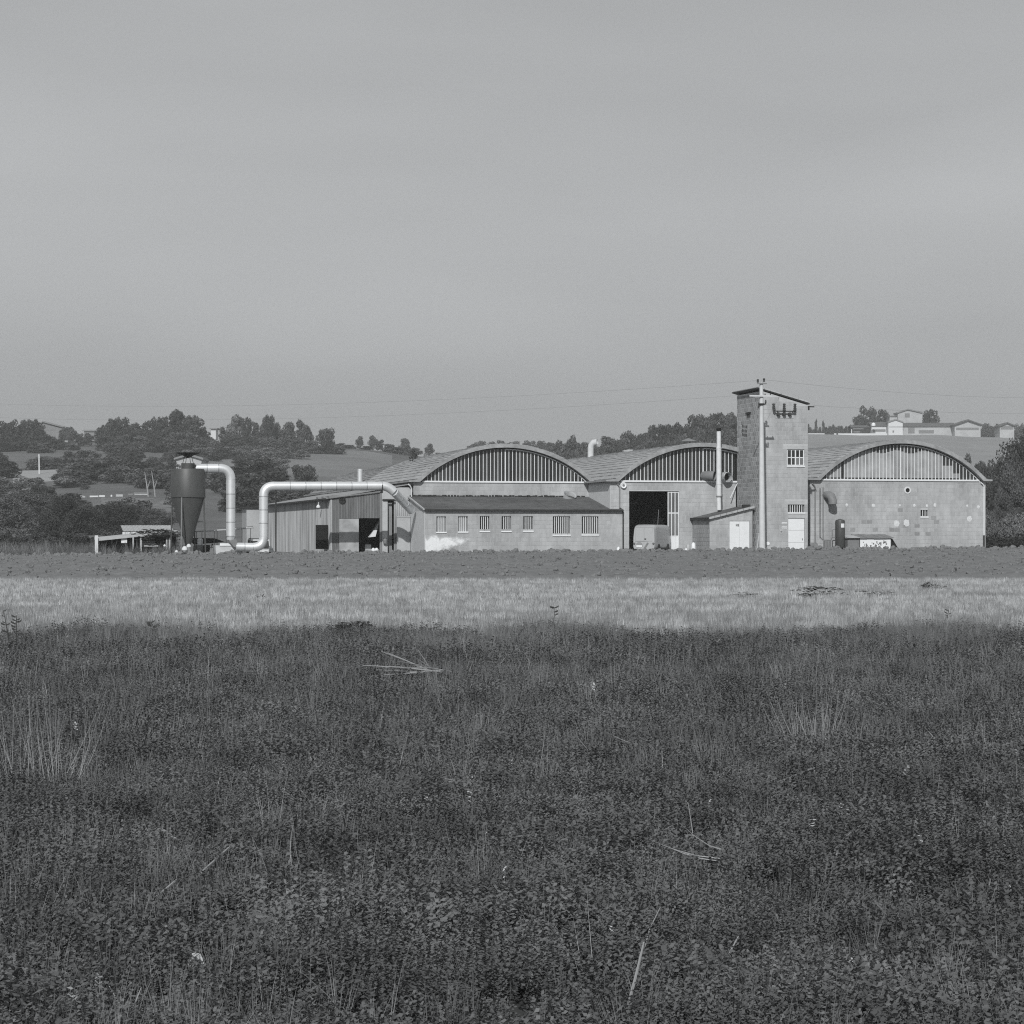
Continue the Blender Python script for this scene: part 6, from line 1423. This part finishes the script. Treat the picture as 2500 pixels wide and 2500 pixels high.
P = pts(6.3, 24, .8); scatter("pale_petals", P, rng.uniform(.7, 1.3, len(P)), lc)
sc_ = coll("stubble", [polymesh("stubble", *tuft(13, .115, .011, .1, .02, .10), "straw") for _ in range(6)])
def srow(x, y): return np.clip(.25 + 1.0 * patch(x * .22, y * 1.5, 1.5, 53), .10, 1)
P = pts(29.5, 70, lambda y: 60 if y < 45 else 44, side=2.5, wf=lambda x, y: srow(x, y) * np.clip((y - 29.5 - 4 * fbm(x / 3, y / 5, 2, 71)) / 7, 0, 1))
P[:, 2] += .0
scatter("stubble", P, rng.uniform(.6, 1.35, len(P)), sc_, tilt=.10)
wc = coll("rough_weeds", [polymesh("rough_weeds", *tuft(18, .55, .02, .1, .2, .18), "blade") for _ in range(4)])
P = pts(150.3, 156, 7, x0=-60, x1=-23.5, side=6); Q = pts(149, 152, 2.4, side=4, wf=lambda x, y: np.clip(patch(x, y, 3.0, 91) * 2.4 - 1.1, 0, 1))
scatter("rough_weeds", np.concatenate([P, Q]), np.concatenate([rng.uniform(1.0, 2.3, len(P)), rng.uniform(.3, .9, len(Q))]), wc)
P = pts(36, 70, 16, wf=lambda x, y: np.clip(patch(x * .22, y * 1.5, 1.5, 93) * 2.6 - 1.35, 0, 1))
scatter("weeds_in_stubble", P, rng.uniform(.5, 1.0, len(P)), gc)
P = pts(23, 32.5, 15, wf=lambda x, y: np.clip(lump(x, y) * 1.3 + patch(x * 1.2, y * .5, 1.5, 97) * 1.3 - .95, 0, 1))
scatter("weed_clumps", P, rng.uniform(1.4, 2.5, len(P)), cc)
P = pts(6.0, 24, 26, wf=lambda x, y: np.clip(patch(x, y, .8, 99) * 2 - .6, 0, 1))
scatter("coarse_leaves", P, rng.uniform(1.3, 1.9, len(P)), cc)
# clods on the ploughed land
def clod_mesh(k):
    b = MB(); b.lathe([(.06, -.05), (.13, .0), (.12, .07), (.05, .12)], 0, 0, 7); b.v = [(x * rnd.uniform(.7, 1.3), y * rnd.uniform(.7, 1.3), z * rnd.uniform(.7, 1.3)) for x, y, z in b.v]; return b.mesh("clod", "soil")
kc = coll("clods", [clod_mesh(k) for k in range(5)])
P = pts(71, 151, 1.5, side=4); P[:, 2] = plough(P[:, 0], P[:, 1]) + .0
Q = pts(143, 151, 1.6, side=4); Q[:, 2] = plough(Q[:, 0], Q[:, 1])
scatter("clods", np.concatenate([P, Q]), np.concatenate([rng.uniform(.2, .85, len(P)), rng.uniform(.5, 1.9, len(Q))]), kc, tilt=.5)
M["meadow_soil2"] = mat("dry_earth_hump", .11, var=.4, scale=30, bump=.8, bscale=60)
for p0, p1, row, hh, lb in ((1930, 2075, 1459, .34, "longest dark weedy streak in the stubble at the right"), (1760, 1850, 1459, .2, "faint dark streak left of the longest one in the stubble"), (2090, 2180, 1456, .2, "dark streak just right of the longest one in the stubble"), (2245, 2305, 1441, .3, "short dark streak farthest right, nearer the ploughed land"),
                            (620, 655, 1466, .2, "small dark weed patch left of the middle of the stubble"), (690, 712, 1468, .14, "smaller dark patch right of the small weed patch in the stubble"), (170, 240, 1455, .09, "thin dark streak in the far left stubble"), (580, 640, 1417, .2, "dark gap at the ploughed edge left of the middle")):
    d = EYE * F / (row - HOR); g = W((p0 + p1) / 2, d); o = bpy.data.objects.new("dark_weed_streak", leafmesh("dark_weed_streak", int(p0), 420, .028, 14, "weed")); COL.objects.link(o)
    o.location = g - Vector((0, 0, .02)); o.scale = ((p1 - p0) / F * d * 1.25, .5, hh * .9); tag(o, lb, "weeds")
sk = coll("dark_specks", [leafmesh("dark_speck", 600 + k, 40, .10, 3, "weed") for k in range(3)])
P = pts(70, 150, .16, side=4); P[:, 2] = plough(P[:, 0], P[:, 1]) - .02
scatter("dark_specks", P, rng.uniform(.06, .15, len(P)), sk)
# --- single plants and objects one can point to
def onmeadow(px, row): 
    d = EYE * F / (row - HOR)
    for _ in range(5): d = (EYE - H((px - 1250) / F * d, d)) * F / (row - HOR)
    return W(px, d)
def stalk_clump(px, row, n, h, spread, w, label, base_r=.12, fan=None):
    p = onmeadow(px, row); V, Fc = [], []
    for k in range(n):
        a = rnd.uniform(-1, 1) * spread; az = rnd.choice((0, math.pi)); q = rnd.uniform(-1, 1) * base_r
        hh = h * rnd.uniform(.45, 1.1); blade(V, Fc, q, rnd.uniform(-.1, .1), hh, w * rnd.uniform(.7, 1.2), abs(q / base_r * .6 + a) * hh * .55, 0 if q / base_r * .6 + a > 0 else math.pi, n=7, curl=rnd.uniform(.45, .9), tw=rnd.uniform(-.3, .3))
    o = bpy.data.objects.new("dry_stalk_clump", polymesh("dry_stalk_clump", V, Fc, "dry")); COL.objects.link(o); o.location = p; return tag(o, label, "dry plant")
stalk_clump(75, 1935, 50, .66, .7, .0030, "large fan of tall dry stalks at the left edge of the meadow", .26)
stalk_clump(1985, 1835, 55, .56, .8, .0044, "fan of thin dry stalks in the right of the meadow", .16)
stalk_clump(150, 1668, 26, .22, .8, .008, "short pale grass tuft in the meadow under the left dark weeds", .12)
def dark_weed(px, row, top, label, lean=.0, leaves=10):
    p = onmeadow(px, row); hh = (row - top) / F * p.y; b = MB(); b.tube([(0, 0, 0), (lean * .4, 0, hh * .5), (lean, 0, hh)], [.009, .007, .003], 5)
    for k in range(leaves):
        t = rnd.uniform(.35, 1); x = lean * t; s = rnd.choice((-1, 1)); l = rnd.uniform(.03, .08)
        b.add([(x, 0, hh * t), (x + s * l, .01, hh * t + l * .5), (x + s * l * .9, -.01, hh * t + l * .1), (x + s * l * .3, 0, hh * t - l * .15)], [(0, 1, 2, 3)])
    o = b.obj("tall_weed", "weed"); o.location = p; tag(o, label, "weed")
dark_weed(28, 1610, 1490, "leftmost tall dark weed standing against the stubble", -.10)
dark_weed(40, 1612, 1502, "tall dark weed with a seed head, just right of the leftmost", .0, 14)
dark_weed(392, 1580, 1515, "leafy dark weed leaning left before the stubble", -.14, 20)
dark_weed(1352, 1545, 1482, "taller one of the two thin dark weeds near the middle", .01, 8)
dark_weed(1342, 1552, 1512, "shorter one of the two thin dark weeds near the middle", -.02, 8)
dark_weed(2312, 1520, 1488, "small dark weed before the stubble at the right", .03, 6)
def branch(ptsl, r, label, mn="dry", lift=.06, name="fallen_stalk"):
    pp = [onmeadow(px, row) + Vector((0, 0, lift * (1 if i % 2 == 0 else 1.6))) for i, (px, row) in enumerate(ptsl)]
    b = MB(); b.tube([p - pp[0] for p in pp], r, 5); o = b.obj(name, mn); o.location = pp[0]; return tag(o, label, "stalk")
BR = "dry branches of the pile in the middle distance"
for k in range(17):
    d = 22.0 + rnd.uniform(-.4, .4); px0, r0 = 1050 + rnd.uniform(-25, 70), 1640 + rnd.uniform(-6, 8); px1 = 905 + rnd.uniform(-50, 90); r1 = 1640 + rnd.choice((-1, -1, -.4, .5, 1)) * rnd.uniform(2, 26)
    if k > 12: px0, r0, px1, r1 = 960 + rnd.uniform(-60, 20), 1655 + rnd.uniform(-6, 6), 840 + rnd.uniform(-50, 60), 1660 + rnd.uniform(-14, 6)
    elif k % 2: r1 -= rnd.uniform(8, 42); px1 += 30
    p, q = far(px0, r0, d), far(px1, r1, d + rnd.uniform(-.6, .6)); p.z = max(p.z, .04); q.z = max(q.z, .05); m_ = p.lerp(q, .5) + Vector((0, 0, rnd.uniform(-.02, .03)))
    b = MB(); b.tube([(0, 0, 0), m_ - p, q - p], [.008, .006, .003], 5); o = b.obj("dry_branch", "dry"); o.location = p; tag(o, "dry branch in the pale fan-shaped pile, left of the middle", "branch", BR)
p = far(1060, 1652, 21.2); p.z = H(p.x, p.y) + .02; o = bpy.data.objects.new("dark_brush", leafmesh("dark_brush", 81, 500, .03, 10, "weed")); COL.objects.link(o); o.location = p - Vector((0, 0, .05)); o.scale = (1.3, .4, .2); tag(o, "dark tangle of weeds right of the dry branch pile", "weed")
p = onmeadow(860, 1560); o = bpy.data.objects.new("weedy_mound", leafmesh("weedy_mound", 82, 900, .03, 12, "weed")); COL.objects.link(o); o.location = p - Vector((0, 0, .1)); o.scale = (1.0, .8, .38); tag(o, "low dark weedy mound at the edge of the stubble left of the middle", "mound")
p = onmeadow(560, 1722); o = bpy.data.objects.new("dark_weeds", leafmesh("dark_weeds", 83, 300, .05, 6, "weed")); COL.objects.link(o); o.location = p - Vector((0, 0, .05)); o.scale = (.28, .2, .14); tag(o, "curled dark leaves low in the meadow, left of the branch pile", "weed")
for l, r, lb in (([(490, 2165), (560, 2120), (635, 2080)], .006, "long pale stick lying slanted in the left foreground"), ([(365, 2240), (430, 2205)], .005, "shorter stick lying below the long slanted one"),
                 ([(355, 2068), (400, 2076), (440, 2086)], .006, "stick lying almost level above the long slanted one"),
                 ([(1902, 1935), (1990, 1912), (2055, 1862)], .007, "curved pale stalk lying below the right fan of dry stalks"), ([(2030, 2165), (2050, 2110), (2085, 2055)], .006, "short thick straw leaning right in the right meadow")):
    branch(l, r, lb)
def straw(px, row, tx, ty, r, label):
    p = onmeadow(px, row); q = Vector(((tx - 1250) / F * p.y, p.y, zr(ty, p.y))) - p; b = MB(); b.tube([(0, 0, 0), q * .5 + Vector((rnd.uniform(-.01, .01), 0, .0)), q], [r, r * .8, r * .4], 5); o = b.obj("dry_straw", "dry"); o.location = p; tag(o, label, "straw")
straw(1524, 2490, 1572, 2300, .006, "thick pale straw rising from the bottom edge right of the middle"); straw(1572, 2320, 1612, 2215, .003, "thin straw continuing above the thick bottom one")
straw(1760, 2370, 1803, 2285, .0045, "straw leaning right in the bottom meadow, right of the thick one"); straw(1695, 2100, 1680, 1960, .003, "long upright thin straw in the meadow centre right"); straw(2395, 2225, 2418, 2145, .003, "bent straw near the right edge of the meadow")
straw(1618, 1910, 1616, 1830, .003, "forked white straw left of the right stalk fan"); straw(1480, 1880, 1410, 1800, .003, "long straw leaning left in the middle of the meadow"); straw(322, 2490, 262, 2400, .003, "curved straw at the bottom left"); straw(300, 2490, 345, 2410, .003, "straw crossing near the bottom left"); straw(520, 1960, 536, 1900, .003, "bright upright straw in the left meadow")
def stone(px, row, sx, sy, sz, label, mn="stone", name="stone", cat="stone"):
    p = onmeadow(px, row); b = MB(); b.lathe([(.3, -.2), (.5, .1), (.46, .5), (.25, .85), (.05, 1)], 0, 0, 9); b.v = [(x * rnd.uniform(.8, 1.2), y * rnd.uniform(.8, 1.2), z * rnd.uniform(.85, 1.1)) for x, y, z in b.v]
    o = b.obj(name, mn); o.location = p + Vector((0, 0, .02)); o.scale = (sx, sy, sz); tag(o, label, cat)
stone(478, 2390, .055, .05, .075, "pale crumpled lump standing out in the lower left meadow"); stone(1105, 2440, .14, .12, .045, "flat grey earth hump low in the bottom middle of the meadow", "meadow_soil2", "earth_hump", "earth"); stone(1040, 1965, .05, .02, .03, "small white scrap of paper in the middle of the meadow", "white", "paper_scrap", "paper")
stone(1765, 1895, .02, .015, .02, "upper one of the white specks in the right meadow", "white", "flower", "flower"); stone(1757, 1910, .02, .015, .02, "left one of the white specks in the right meadow", "white", "flower", "flower"); stone(1787, 1932, .018, .014, .025, "lowest one of the white specks in the right meadow", "white", "flower", "flower")
# ------------------------------------------------------------------ the air between here and the hills
HAZE = True
if HAZE:
    b = MB(); b.box(-1600, 1600, -60, 2400, -3.0, 75.0); hzo = b.obj("haze", "white"); hzo["kind"] = 'stuff'
    m = bpy.data.materials.new("haze_air"); m.use_nodes = True; t = m.node_tree; t.nodes.clear(); o_ = t.nodes.new("ShaderNodeOutputMaterial"); v = t.nodes.new("ShaderNodeVolumePrincipled")
    v.inputs["Color"].default_value = (.93, .95, .945, 1); v.inputs["Density"].default_value = .00027; v.inputs["Anisotropy"].default_value = .0
    t.links.new(v.outputs[0], o_.inputs["Volume"]); hzo.data.materials.clear(); hzo.data.materials.append(m)
# tidy: helper properties are not part of the scene
for o in bpy.data.objects:
    for k in ("_b", "_geom"):
        if k in o: del o[k]
